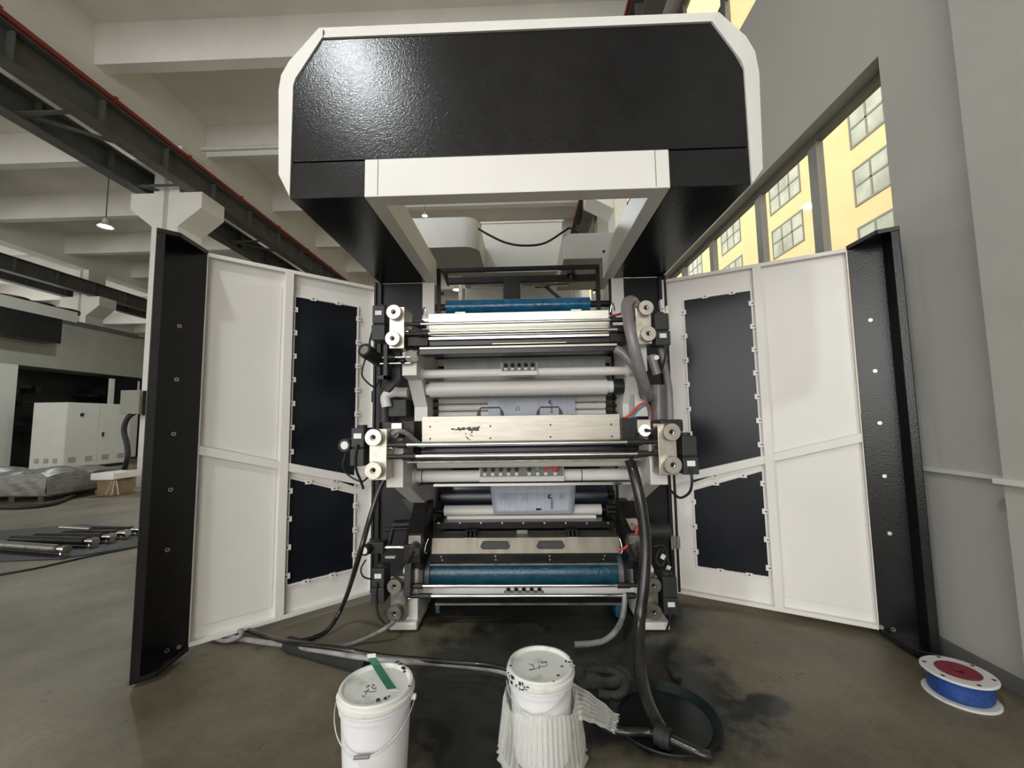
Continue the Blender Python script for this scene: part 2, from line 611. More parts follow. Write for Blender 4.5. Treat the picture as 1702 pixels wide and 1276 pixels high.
# pilaster close to the camera
p_edge = PX(1640, 560, WX - 0.10)
struct('wall_pilaster', MB().box(WX - 0.10, WX, -1.0, p_edge.y, 0, Z_SLAB), 'wall')
for k in range(1, 4):
    struct('wall_pilaster', MB().box(WX - 0.35, WX, 6.0 + 6.0 * k, 6.5 + 6.0 * k, WIN_Z1 + 0.3, Z_SLAB), 'wall')
struct('trim_1', MB().box(WX - 0.03, WX, p_edge.y, 3.4, 1.13, 1.155), 'white2')
struct('trim_2', MB().box(WX - 0.135, WX - 0.10, -1.0, p_edge.y + 0.02, 1.125, 1.155), 'white2')

WNUM = [0]


def window_unit(y0, y1, z0, z1, xf, opener=False):
    WNUM[0] += 1
    w = MB()
    fr = 0.055
    w.box(xf, xf + 0.07, y0, y0 + fr, z0, z1)
    w.box(xf, xf + 0.07, y1 - fr, y1, z0, z1)
    w.box(xf, xf + 0.07, y0 + fr, y1 - fr, z0, z0 + fr)
    w.box(xf, xf + 0.07, y0 + fr, y1 - fr, z1 - fr, z1)
    o = struct('window_%d' % WNUM[0], w, 'alu_frame')
    struct('window_pane', MB().box(xf + 0.03, xf + 0.036, y0 + fr, y1 - fr, z0 + fr, z1 - fr), 'glass', o)
    if opener:
        mid = (y0 + y1) / 2
        a, b = V(xf + 0.03, mid - 0.25, z0 + fr), V(xf - 0.28, mid, z0 + 0.5)
        struct('window_sash', MB().obox((xf + 0.0, y0 + fr, z0 + 0.95), (0.05, 0, 0), (0, y1 - y0 - 2 * fr, 0), (0, 0, 0.05)), 'alu_frame', o)
    return o


ys = [2.89, 3.80, 4.72, 5.93, 7.0, 8.2]
while ys[-1] < 29:
    ys.append(ys[-1] + 1.2)
for a, b in zip(ys[:-1], ys[1:]):
    window_unit(a, b, WIN_Z0, WIN_Z1, WX + 0.13)
ys = [2.4, 4.0, 5.2, 6.5]
while ys[-1] < 29:
    ys.append(ys[-1] + 1.4)
for a, b in zip(ys[:-1], ys[1:]):
    window_unit(a, b, UP_Z0, UP_Z1, WX + 0.13, True)

# far end of the hall
struct('wall_back', MB().box(-32, WX + 0.3, 48, 48.2, 0, Z_SLAB), 'ceiling')

struct('added_wall_left', MB().box(-32.2, -32, -14, 48, 0, 3.6).box(-32.2, -32, -14, 48, 7.2, Z_SLAB).box(-32.2, -32, -14, -12, 3.6, 7.2).box(-32.2, -32, 28.5, 48, 3.6, 7.2), 'ceiling')  # unseen wall, added to cut light from the left; gap for the area light

# building across the yard
BX = 19.0
mb = MB()
mb.box(BX, BX + 10, -8, 140, -4, 31)
mb.box(BX, BX + 10, 35.5, 140, 31, 52)
yb = build('yellow_building', mb, 'yellow')
tag(yb, 'yellow rendered building seen through the window row of the hall', 'building')


def far_window(y, z, w, h):
    fb = MB()
    t = 0.11
    fb.box(BX - 0.05, BX - 0.004, y, y + w, z, z + t).box(BX - 0.05, BX - 0.004, y, y + w, z + h - t, z + h)
    for k in range(4):
        yy = y + (w - t) * k / 3
        fb.box(BX - 0.05, BX - 0.004, yy, yy + t, z + t, z + h - t)
    fb.box(BX - 0.05, BX - 0.004, y + t, y + w - t, z + h * 0.5, z + h * 0.5 + t)
    fr = build('window_frame', fb, 'alu_frame', yb)
    build('pane', MB().box(BX - 0.02, BX - 0.006, y + t, y + w - t, z + t, z + h - t), 'pane_far', fr)


for kz in range(-2, 10):
    for k in range(-2, 9):
        if 13.2 + 3.42 * kz > 28 and k < 2:
            continue
        far_window(27.5 + 7.8 * k, 13.2 + 3.42 * kz, 3.5, 2.2)
struct('ground_outside', MB().box(WX + 0.3, 60, -14, 160, -0.4, -0.2), 'ground_out')

# concrete columns with corbels on both sides, steel crane girders on them
SCL = 1.25


def h_column(x, y, zc, s=1.0, both=True):
    """concrete column (waist groove on its front), corbels left and right"""
    w, d = 0.34 * s, 0.40
    c = MB()
    g = 0.07
    c.prism([(x - w, y, 0), (x - g, y, 0), (x - g + 0.02, y + 0.12, 0), (x + g - 0.02, y + 0.12, 0), (x + g, y, 0), (x + w, y, 0),
             (x + w, y + 2 * d, 0), (x - w, y + 2 * d, 0)], (0, 0, Z_BEAM - 0.35))
    for sgn in (-1, 1):
        if sgn == -1 and not both:
            continue
        xa, xb = x + sgn * w, x + sgn * (w + 0.60)
        c.prism([(xa, y + 0.0, zc), (xb, y + 0.0, zc), (xb, y + 0.0, zc - 0.42), (xa, y + 0.0, zc - 0.90)], (0, 2 * d - 0.0, 0))
    return c


ZC = 1.5 + 4.78 * SCL
struct('column', h_column(PY(277, 320, 10.0).x, 10.0, ZC), 'column')
XC = PY(277, 320, 10.0).x
c2 = PZ(133, 493, ZC)
struct('column', h_column(c2.x, c2.y, ZC, 1.0), 'column')
struct('column', h_column(XC, 22.0, ZC), 'column')
struct('column', h_column(XC, -2.0, ZC), 'column')


def girder(x, y0, y1, label, red=0):
    """I-section crane girder running down the hall, with web stiffeners"""
    z0, hh = ZC, 0.60
    g = MB()
    g.box(x - 0.15, x + 0.15, y0, y1, z0, z0 + 0.03)
    g.box(x - 0.19, x + 0.19, y0, y1, z0 + hh - 0.03, z0 + hh)
    g.box(x - 0.012, x + 0.012, y0, y1, z0 + 0.03, z0 + hh - 0.03)
    root = build('crane_girder', g, 'girder', at=(x, y0, z0))
    tag(root, label, 'girder', None)
    s = MB()
    yy = y0 + 0.6
    first = None
    while yy < y1 and yy < 30:
        for sg in (-1, 1):
            pass
        if first is None:
            q = MB().box(x - 0.14, x - 0.012, yy, yy + 0.03, z0 + 0.03, z0 + hh - 0.03).box(x + 0.012, x + 0.14, yy, yy + 0.03, z0 + 0.03, z0 + hh - 0.03)
            first = build('web_stiffener', q, 'girder', root, at=(x, yy, z0))
        else:
            dup(first, (x, yy, z0), root)
        yy += 1.5
    if red:
        xr = x + red
        rb = MB().box(xr - 0.035, xr + 0.035, y0, y1, z0 + hh + 0.02, z0 + hh + 0.10)
        yy = y0 + 0.5
        while yy < 30:
            rb.box(xr - 0.05, xr + 0.05, yy, yy + 0.06, z0 + hh - 0.0, z0 + hh + 0.13)
            yy += 1.9
        build('conductor_rail', rb, 'red_rail', root)['label'] = 'red conductor rail along the top'
    return root


GA = girder(XC + 0.34 + 0.33, -8, 40, 'grey steel crane girder with red rail on the near column bracket', 0.2)
GB = girder(XC - 0.34 - 0.33, -8, 40, 'grey steel crane girder on the outer bracket of the near column')
GC = girder(c2.x + 0.67, -8, 40, 'dark crane girder on the inner bracket of the far column')
GD = girder(c2.x - 0.67, -8, 40, 'dark crane girder on the outer bracket of the far column')
GR = girder(WX - 0.62, -8, 40, 'grey crane girder with red rail running beside the window wall', -0.2)
# girder ties (flat braces between the twin girders)
for y in (4.3, 7.2, 9.7, 13.0, 16.0, 19.0):
    t_ = build('girder_tie', MB().box(XC - 0.52, XC + 0.52, y, y + 0.10, ZC + 0.04, ZC + 0.06), 'girder', GA)
    build('girder_tie', MB().obox((XC - 0.50, y + 0.12, ZC + 0.05), (1.0, 0.9, 0.0), (0.05, -0.05, 0), (0, 0, 0.05)), 'girder', GA)
# wall corbels for the girder by the windows
for y in (10.0, 16.0, 22.0, 28.0):
    struct('wall_corbel_beam', MB().prism([(WX, y, ZC), (WX - 0.95, y, ZC), (WX - 0.95, y, ZC - 0.42), (WX, y, ZC - 0.95)], (0, 0.7, 0)), 'column')
    struct('wall_column', MB().box(WX - 0.30, WX, y - 0.05, y + 0.75, 4.2, Z_SLAB), 'column')

pq = PZ(400, 246, 8.85)
tag(build('ceiling_pipe', MB().cyl((XC + 0.6, pq.y, 8.85), (WX, pq.y, 8.85), 0.06, n=14), 'white2', at=(XC, pq.y, 8.85)), 'thin white pipe running across below the ceiling beams', 'pipe')
# pendant lamps with real light
LAMPS = []


def lamp(x, y, z, power, label, k=1.0):
    root = empty('pendant_lamp', (x, y, z))
    tag(root, label, 'lamp')
    build('lamp_rod', MB().cyl((x, y, z + 0.30 * k), (x, y, Z_SLAB), 0.018 * k, n=8), 'girder', root)
    build('lamp_shade', MB().lathe([(r_ * k, h_ * k) for r_, h_ in ((0.05, 0.34), (0.09, 0.26), (0.10, 0.16), (0.26, 0.0), (0.25, 0.0), (0.09, 0.15))], (x, y, z), n=24), 'white2', root)
    build('lamp_glass', MB().lathe([(0.0, 0.04 * k), (0.17 * k, 0.04 * k), (0.19 * k, 0.07 * k)], (x, y, z), n=24), 'lamp_glow', root)
    d = bpy.data.lights.new('pendant_light', 'AREA')
    d.shape = 'DISK'
    d.size = 0.42
    d.energy = power
    d.color = (0.92, 0.98, 1.0)
    o = bpy.data.objects.new('pendant_light', d)
    COL.objects.link(o)
    o.parent = root
    o.location = (0, 0, -0.03)
    return root


ZL = 7.6
pl = PZ(175, 377, ZL)
lamp(pl.x, pl.y, ZL, 260, 'pendant lamp hanging between beams left of the near column', 0.8)
pl = PZ(706, 359, ZL)
lamp(pl.x, pl.y, ZL, 260, 'small glowing pendant lamp seen above the rounded housing', 0.36)
pl = PZ(759, 482, ZL)
lamp(pl.x, pl.y, ZL, 260, 'far pendant lamp seen through the frame above the blue roller', 0.8)
lamp(-2.95, -2.4, 7.9, 250, 'pendant lamp above the open floor near the entrance')

# ------------------------------------------------------------------ the printing press
XM = -0.02
PRESS = empty('printing_press', (XM, 3.65, 0))
tag(PRESS, 'large black and white stack printing press with both doors open', 'printing press')

# hood: black front box with two arms reaching back, white visor and white channel frame
HL, HR = XM - 1.27, XM + 1.27
HY, HZ0, HZ1 = 2.19, 2.75, 3.71
ZS = 2.965
hood = MB()
panel = [(HL, HZ0), (HR, HZ0), (HR, 3.42), (HR - 0.045, 3.52), (HR - 0.16, HZ1), (HL + 0.16, HZ1), (HL + 0.045, 3.52), (HL, 3.42)]
up = [(x, max(z, ZS + 0.004)) for x, z in panel]
hood.prism([(x, HY, z) for x, z in up], (0, 0.10, 0))
XI0, XI1 = XM - 0.85, XM + 0.835               # outer edges of the white channel frame
hood.box(HL, XI0, HY, 3.65, HZ0, ZS - 0.004)
hood.box(XI1, HR, HY, 3.65, HZ0, ZS - 0.004)
hood.box(HL + 0.02, XI0, HY + 0.1, 3.65, ZS - 0.004, ZS + 0.004)
hood.box(XI1, HR - 0.02, HY + 0.1, 3.65, ZS - 0.004, ZS + 0.004)
HOOD = build('hood', hood, 'black', PRESS, bev=0.004)
# white rim: chamfered frame standing round the black panel
_o = [(483, 330), (463, 290), (463, 150), (467, 125), (480, 102), (530, 46), (1195, 20), (1240, 60), (1255, 85), (1262, 120), (1268, 280), (1247, 308)]
_i = [(HL, HZ0), (HL, 2.86), (HL, 3.42), (HL + 0.012, 3.465), (HL + 0.045, 3.52), (HL + 0.16, HZ1), (HR - 0.16, HZ1), (HR - 0.045, 3.52), (HR - 0.012, 3.465), (HR, 3.42), (HR, 2.86), (HR, HZ0)]
RY = HY + 0.012
rim_o = [PY(u, v, RY) for u, v in _o]
rim_i = [V(x, RY - 0.022, z) for x, z in _i]
vis = MB()
for i in range(len(_o) - 1):
    a, b, c, d = rim_o[i], rim_o[i + 1], rim_i[i + 1], rim_i[i]
    k = V(0, 0.10, 0)
    vis.hexa([a, b, c, d, a + k, b + k, c + k, d + k])
build('rim', vis, 'white', HOOD)['label'] = 'white chamfered rim framing the black hood'
build('seam', MB().box(XM - 1.105, XM - 1.102, RY - 0.0225, RY - 0.004, HZ1, HZ1 + 0.05), 'plastic_grey', HOOD)
ch = MB()
ch.box(XI0, XI1, HY - 0.004, HY + 0.10, HZ0 - 0.004, ZS)
ch.box(XI0, XI0 + 0.092, HY + 0.10, 3.65, HZ0 - 0.004, ZS - 0.02)
ch.box(XI1 - 0.092, XI1, HY + 0.10, 3.65, HZ0 - 0.004, ZS - 0.02)
build('channel_frame', ch, 'white', HOOD, bev=0.003)['label'] = 'white channel frame under the black hood'
for x in (XI0 + 0.075, XI1 - 0.075):
    build('seam', MB().box(x - 0.0015, x + 0.0015, HY - 0.0052, HY - 0.0041, HZ0 + 0.003, ZS - 0.003), 'plastic_grey', HOOD)

# doors -----------------------------------------------------------------------


def door(H, Mid, side):
    """side -1: left door, +1: right door. local axes: u along the door, w towards the viewer, z up"""
    H, Mid = V(*H), V(*Mid)
    L = (Mid - H).length
    u = (Mid - H) / L
    w = V(-u.y, u.x) if side < 0 else V(u.y, -u.x)
    K = 1.252 / L if False else 1.0

    def W(a, b, z):
        p = H + u * a + w * b
        return V(p.x, p.y, z)

    def bar(mb, a0, a1, z0a, z0b, z1a, z1b, b0, b1):
        mb.hexa([W(a0, b0, z0a), W(a1, b0, z0b), W(a1, b1, z0b), W(a0, b1, z0a), W(a0, b0, z1a), W(a1, b0, z1b), W(a1, b1, z1b), W(a0, b1, z1a)]
                if side > 0 else
                [W(a1, b0, z0b), W(a0, b0, z0a), W(a0, b1, z0a), W(a1, b1, z0b), W(a1, b0, z1b), W(a0, b0, z1a), W(a0, b1, z1a), W(a1, b1, z1b)])
    zr = lambda a: 0.965 + (1.325 - 0.965) * a / 1.25     # mid rail centre line
    Z0, Z1 = 0.05, 2.71
    f = MB()
    # sheet with two openings
    S0, S1 = -0.050, -0.044
    bar(f, 0, 0.172, Z0, Z0, Z1, Z1, S0, S1)
    bar(f, 0.668, L, Z0, Z0, Z1, Z1, S0, S1)
    bar(f, 0.172, 0.668, 2.505, 2.505, Z1, Z1, S0, S1)
    bar(f, 0.172, 0.668, Z0, Z0, 0.282, 0.282, S0, S1)
    bar(f, 0.172, 0.668, 0.892, 1.072, 0.955, 1.178, S0, S1)
    # rim
    t = 0.028
    bar(f, 0, L, Z0, Z0, Z0 + t, Z0 + t, S1, 0)
    bar(f, 0, L, Z1 - t, Z1 - t, Z1, Z1, S1, 0)
    bar(f, 0, t, Z0 + t, Z0 + t, Z1 - t, Z1 - t, S1, 0)
    bar(f, L - 0.006, L, Z0 + t, Z0 + t, Z1 - t, Z1 - t, S1, 0)
    # stile and slanted rail
    bar(f, 0.692, 0.752, Z0 + t, Z0 + t, Z1 - t, Z1 - t, S1, 0.0)
    bar(f, t, 0.692, zr(t) - 0.035, zr(0.692) - 0.032, zr(t) + 0.035, zr(0.692) + 0.032, S1, -0.004)
    bar(f, 0.752, L - 0.006, zr(0.752) - 0.03, zr(L) - 0.03, zr(0.752) + 0.03, zr(L) + 0.03, S1, -0.004)
    # lips round the openings
    for (za, zb, ya, yb_) in ((0.955, 1.178, 2.505, 2.505), (0.282, 0.282, 0.892, 1.072)):
        bar(f, 0.160, 0.172, za - 0.010, za - 0.008, ya + 0.01, ya + 0.012, S1, S1 + 0.018)
        bar(f, 0.668, 0.680, zb - 0.010, zb - 0.008, yb_ + 0.01, yb_ + 0.012, S1, S1 + 0.018)
        bar(f, 0.172, 0.668, ya, yb_, ya + 0.012, yb_ + 0.012, S1, S1 + 0.018)
        bar(f, 0.172, 0.668, za - 0.012, zb - 0.012, za, zb, S1, S1 + 0.018)
    D = build('door', f, 'white', PRESS, bev=0.002)
    # pressed-in sheets of the outer half
    for (z0a, z0b, z1) in ((zr(0.76) + 0.036, zr(L) + 0.036, 2.565), (Z0 + 0.10, Z0 + 0.10, None)):
        p = MB()
        if z1:
            bar(p, 0.765, L - 0.02, z0a, z0b, z1, z1 - 0.012, S1, S1 + 0.005)
        else:
            bar(p, 0.765, L - 0.02, z0a, z0b, zr(0.765) - 0.036, zr(L) - 0.036, S1, S1 + 0.005)
        build('infill_sheet', p, 'white', D, bev=0.002)
    # black windows
    q = MB()
    bar(q, 0.172, 0.668, 0.955, 1.178, 2.505, 2.505, S0 + 0.006, S1 + 0.004)
    build('window_panel', q, 'window_black', D)['label'] = 'black window panel in the white door'
    q = MB()
    bar(q, 0.172, 0.668, 0.282, 0.282, 0.892, 1.072, S0 + 0.006, S1 + 0.004)
    build('window_panel', q, 'window_black', D)['label'] = 'black window panel in the white door'
    # clips
    spots = []
    for k in range(7):
        spots.append((0.672, 2.40 - k * 0.187, 1))
    for k in range(7):
        spots.append((0.166, 2.40 - k * 0.208, 0))
    for a in (0.34, 0.54):
        spots.append((a, 2.511, 2))
        spots.append((a, 0.945 + (a - 0.17) / 0.5 * 0.225, 3))
        spots.append((a, 0.90 + (a - 0.17) / 0.5 * 0.18, 2))
        spots.append((a, 0.276, 3))
    for k in range(4):
        spots.append((0.672, 0.98 - k * 0.21, 1))
    for k in range(3):
        spots.append((0.166, 0.80 - k * 0.2, 0))
    b0 = S1 + 0.018
    for (a, z, o) in spots:
        c = W(a, b0, z)
        key = (side, o)
        if key not in CLIPS:
            cm = MB()
            if o in (0, 1):
                bar(cm, a - 0.019, a + 0.019, z - 0.02, z - 0.02, z + 0.02, z + 0.02, b0, b0 + 0.008)
            else:
                bar(cm, a - 0.024, a + 0.024, z - 0.016, z - 0.016, z + 0.016, z + 0.016, b0, b0 + 0.008)
            da = {0: -0.007, 1: 0.007}.get(o, 0.0)
            cm.cur = 1
            cm.cyl(W(a + da, b0 + 0.0078, z), W(a + da, b0 + 0.0095, z), 0.0065, n=10)
            CLIPS[key] = build('clip', cm, ['white', 'plastic'], D, at=c)
        else:
            dup(CLIPS[key], c, D)
    # black edge tray
    z0, z1 = 0.03, 2.725
    P0, Pb, Po, Pc = (L + 0.002, 0.0), (1.490, 0.014), (1.530, 0.225), (1.415, 0.225)
    P0 = (L + 0.002, -0.004)
    tr = MB()
    pl_ = [P0, Pb, Po, Pc]
    th = 0.008

    def plate(pa, pb, za, zb, t_=0.008):
        d = V(pb[0] - pa[0], pb[1] - pa[1])
        nn = V(-d.y, d.x).normalized() * t_
        a = W(pa[0], pa[1], za)
        tr.obox(a, W(pb[0], pb[1], za) - a, W(pa[0] + nn.x, pa[1] + nn.y, za) - a, V(0, 0, zb - za))
    plate(P0, Pb, z0, z1)
    plate(Pb, Po, z0, z1)
    lip = (Po[0] - 0.045, Po[1] + 0.004)
    plate(Po, lip, z0, z1)
    for z in (z0, z1 - 0.006):
        tr.prism([W(x, y, z) for x, y in (P0, Pb, Po, Pc)], (0, 0, 0.006))
    for za, zb in ((z0, z0 + 0.03), (z1 - 0.03, z1)):
        plate(P0, Pc, za, zb, 0.006)
        plate(Pc, Po, za, zb, 0.006)
    E_ = build('edge_tray', tr, 'black', D, bev=0.002)
    E_['label'] = 'black folded edge tray of the door'
    sc0 = None
    for k, z in enumerate((2.16, 1.80, 1.44, 1.08, 0.70)):
        a = 1.385
        pb = 0.004 + 0.0
        s0 = W(a, 0.010, z)
        n3 = V(w.x, w.y, 0)
        if sc0 is None:
            sm = MB().lathe([(0.0, 0.003), (0.006, 0.003), (0.007, 0.007), (0.0125, 0.007), (0.014, 0.0)], s0, n3, n=16)
            sc0 = build('screw', sm, 'bright_steel', E_, at=s0)
        else:
            dup(sc0, s0, E_)
    for a in (1.30, 1.36):
        s0 = W(a, 0.006, 0.075)
        dup(sc0, s0, E_)
    # hinges
    for z in (2.42, 1.72, 0.46):
        hg = MB()
        hg.cyl(W(-0.014, 0.012, z - 0.06), W(-0.014, 0.012, z + 0.06), 0.011, n=12)
        bar(hg, -0.012, 0.05, z - 0.05, z - 0.05, z + 0.05, z + 0.05, 0.0, 0.006)
        build('hinge', hg, 'bright_steel', D)
    return D


CLIPS = {}
DL = door((-1.305, 3.634), (-2.220, 2.781), -1)
CLIPS.clear()
DR = door((1.231, 3.617), (2.367, 3.004), 1)

# black enclosure panels behind the mechanism, roof-high
for sx in (-1, 1):
    x0, x1 = (XM - 1.31, XM - 0.80) if sx < 0 else (XM + 0.80, XM + 1.285)
    e = MB().box(x0, x1, 3.66, 3.70, 0.06, 2.75)
    xo = x0 if sx < 0 else x1
    e.box(xo, xo - sx * 0.02, 3.60, 6.6, 0.06, 2.75)
    e.box(x0 if sx < 0 else x1 - 0.06, x0 + 0.06 if sx < 0 else x1, 3.62, 3.66, 0.06, 2.75)
    build('enclosure_panel', e, 'black_flat', PRESS, bev=0.003)

# side frames with stepped arms
XO, XI = 0.907, 0.797
prof = [(4.6, 0.03), (4.6, 2.752), (3.655, 2.752), (3.655, 2.20), (3.30, 2.12), (3.05, 2.02), (3.05, 1.84), (3.20, 1.818), (3.40, 1.615), (3.40, 1.45), (2.95, 1.40),
        (2.72, 1.34), (2.72, 1.072), (2.82, 1.072), (3.36, 0.84), (3.36, 0.50), (3.11, 0.42), (3.11, 0.035), (3.45, 0.035), (3.5, 0.03)]
SFR = {}
for sx in (-1, 1):
    s = MB().prism([(sx * XI, y, z) for y, z in prof], (sx * (XO - XI), 0, 0))
    SF = build('side_frame', s, 'white', PRESS, bev=0.004)
    SFR[sx] = SF
    b = MB()
    xa, xb = sx * 0.79, sx * 0.99
    b.box(min(xa, xb), max(xa, xb), 3.06, 3.42, 0.02, 0.075)
    build('foot_plate', b, 'white', SF, bev=0.012)
    build('levelling_foot', MB().cyl((sx * 0.90, 3.2, 0.0), (sx * 0.90, 3.2, 0.02), 0.05, n=18), 'iron', SF)

# dark interior: added black backing for the shade, drums, rollers
build('dark_backing', MB().box(-XI, XI, 4.55, 4.60, 0.3, 2.45), 'black_flat', PRESS)


def roller(name, y, z, r, x0, x1, m, journal=0.03, label=None):
    o = build(name, MB().cyl((x0, y, z), (x1, y, z), r, n=36), m, PRESS)
    j = MB().cyl((-XI - 0.0, y, z), (x0, y, z), journal, n=14).cyl((x1, y, z), (XI, y, z), journal, n=14)
    build('journal', j, 'iron', o)
    if label:
        o['label'] = label
    return o


rz = PY(860, 645, 3.36).z
R0 = roller('roller', 3.36, rz, 0.066, PY(716, 647, 3.36).x, PY(1008, 642, 3.36).x, 'roller', 0.022)
for xa, xb in ((PY(706, 647, 3.36).x, PY(716, 647, 3.36).x), (PY(1008, 642, 3.36).x, PY(1018, 642, 3.36).x)):
    build('bearing_collar', MB().cyl((xa, 3.36, rz), (xb, 3.36, rz), 0.05, n=24), 'label', R0)
for xa, xb in ((-XI, PY(706, 647, 3.36).x), (PY(1018, 642, 3.36).x, XI)):
    build('bearing_housing', MB().cyl((xa, 3.36, rz), (xb, 3.36, rz), 0.062, n=20), 'plastic', R0)
for v, r in ((664, 0.03), (676, 0.028), (688, 0.03), (700, 0.03)):
    p = PY(860, v, 3.62)
    roller('guide_roller', 3.62, p.z, r, PY(730, v, 3.62).x, PY(1006, v, 3.62).x, 'roller', 0.012)
# rollers above the upper cross pipe
for v, y, r in ((593, 3.75, 0.04), (608, 3.85, 0.05)):
    p = PY(860, v, y)
    roller('guide_roller', y, p.z, r, -0.70, 0.66, 'roller', 0.012)
# big dark drum behind lower web and the white roller under it
p = PY(860, 830, 3.75)
roller('web_drum', 3.85, p.z + 0.02, 0.20, -0.74, 0.70, 'dark_film', 0.04, 'dark glossy web drum')
p = PY(860, 849, 3.52)
roller('guide_roller', 3.55, p.z, 0.045, PY(738, 849, 3.52).x, PY(1000, 849, 3.52).x, 'roller', 0.02)
# upper centre drum hidden behind the chambers
roller('plate_drum', 3.35, 2.12, 0.12, -0.72, 0.68, 'dark_film', 0.04)
roller('plate_drum', 3.0, 1.28, 0.11, -0.72, 0.68, 'dark_film', 0.04)
# blue-wrapped roller on top
p = PY(860, 508, 3.72)
BR = roller('wrapped_roller', 3.72, p.z, 0.062, PY(742, 508, 3.72).x, PY(980, 506, 3.72).x, 'blue_film', 0.03, 'roller wrapped in blue protective film')
for u0, u1 in ((802, 832), (891, 922)):
    a, b = PY(u0, 516, 3.66), PY(u1, 515, 3.66)
    build('slot', MB().cbox(((a.x + b.x) / 2, 3.665, p.z - 0.022), b.x - a.x, 0.006, 0.012), 'plastic', BR)


# cross pipes and control panels
def cross_pipe(y, z, r):
    o = build('cross_pipe', MB().cyl((-XI + 0.0, y, z), (XI, y, z), r, n=28), 'white', PRESS)
    for sx in (-1, 1):
        build('pipe_flange', MB().cyl((sx * XI, y, z), (sx * (XI - 0.014), y, z), r * 1.35, n=24), 'white', o)
    return o


PIPE1 = cross_pipe(3.22, PY(860, 619, 3.22).z, 0.034)
PIPE2 = cross_pipe(3.0, PY(860, 790, 3.0).z, 0.042)
PIPE3 = cross_pipe(3.22, PY(860, 982, 3.22).z, 0.040)
for x in (PY(703, 790, 3.0).x, PY(966, 790, 3.0).x):
    build('pipe_band', MB().cyl((x - 0.003, 3.0, ORG[PIPE2.name].z + PY(860, 790, 3.0).z), (x + 0.003, 3.0, PY(860, 790, 3.0).z), 0.0428, n=28), 'plastic', PIPE2)


def control_panel(u0, v0, u1, v1, y, tilt, items):
    """sloped operator box: u0,v0 upper corner, u1,v1 lower corner of its face"""
    a, b = PY(u0, v0, y + tilt), PY(u1, v1, y)
    x0, x1 = a.x, b.x
    zt = PY((u0 + u1) / 2, v0, y + tilt).z
    zb = PY((u0 + u1) / 2, v1, y).z
    s = MB().prism([(x0, y, zb), (x0, y + tilt, zt), (x0, y + tilt + 0.07, zt), (x0, y + 0.09, zb - 0.03), (x0, y, zb - 0.03)], (x1 - x0, 0, 0))
    box = build('control_panel', s, 'white2', PRESS, bev=0.002)
    d = V(0, tilt, zt - zb)
    n = V(0, -(zt - zb), tilt).normalized()
    o = V(x0, y, zb)
    fp = MB().obox(o + d * 0.06 + n * 0.0005 + V(0.006, 0, 0), V(x1 - x0 - 0.012, 0, 0), d * 0.9, n * 0.004)
    build('face_plate', fp, 'panel_grey', box)
    for (t, kind) in items:
        c = o + V((x1 - x0) * t, 0, 0) + d * 0.60 + n * 0.0045
        if kind == 'k':
            build('selector_knob', MB().cyl(c, c + n * 0.012, 0.015, n=16).obox(c + n * 0.012 - V(0.004, 0, 0) - d.normalized() * 0.015, V(0.008, 0, 0), d.normalized() * 0.03, n * 0.010), 'plastic', box)
        elif kind == 'g':
            build('push_button', MB().cyl(c, c + n * 0.014, 0.013, n=16), 'green_btn', box)['label'] = 'green push button'
        elif kind == 'r':
            build('push_button', MB().cyl(c, c + n * 0.014, 0.014, n=16), 'red', box)['label'] = 'red push button'
        elif kind == 'e':
            build('emergency_stop', MB().cyl(c, c + n * 0.018, 0.012, n=16).lathe([(0.012, 0.018), (0.023, 0.02), (0.023, 0.03), (0.012, 0.036), (0, 0.037)], c, n, n=20), 'red', box)['label'] = 'red mushroom emergency stop'
        l0 = o + V((x1 - x0) * t - 0.011, 0, 0) + d * 0.12 + n * 0.0046
        build('legend_tag', MB().obox(l0, V(0.009, 0, 0), d * 0.24, n * 0.0015).obox(l0 + V(0.012, 0, 0), V(0.009, 0, 0), d * 0.24, n * 0.0015), 'label', box)
    return box


control_panel(833, 602, 893, 617, 3.165, 0.03, [(0.13 + 0.185 * k, 'k') for k in range(5)])
control_panel(797, 772, 938, 793, 2.93, 0.025, [(0.065 + 0.094 * k, 'k') for k in range(5)] + [(0.59, 'k'), (0.69, 'g'), (0.785, 'r'), (0.895, 'e')])
CP3 = control_panel(837, 977, 905, 986, 3.17, 0.035, [(0.12 + 0.19 * k, 'k') for k in range(5)])


# print decks -----------------------------------------------------------------
def handwheel(c, r, parent, m='bright_steel'):
    k = MB().lathe([(0.0, 0.030), (r * 0.20, 0.030), (r * 0.22, 0.012), (r * 0.33, 0.010), (r * 0.34, 0.0), (r * 0.95, 0.0), (r, 0.004), (r, 0.052), (r * 0.55, 0.052), (r * 0.5, 0.085), (0, 0.085)],
                   c, (0, 1, 0), n=36)
    k.cur = 1
    k.lathe([(0.0, 0.024), (r * 0.13, 0.024), (r * 0.30, 0.0295), (r * 0.30, 0.0095), (r * 0.335, 0.0095)], c, (0, 1, 0), n=18)
    h = build('handwheel', k, [m, 'iron'], parent)
    return h


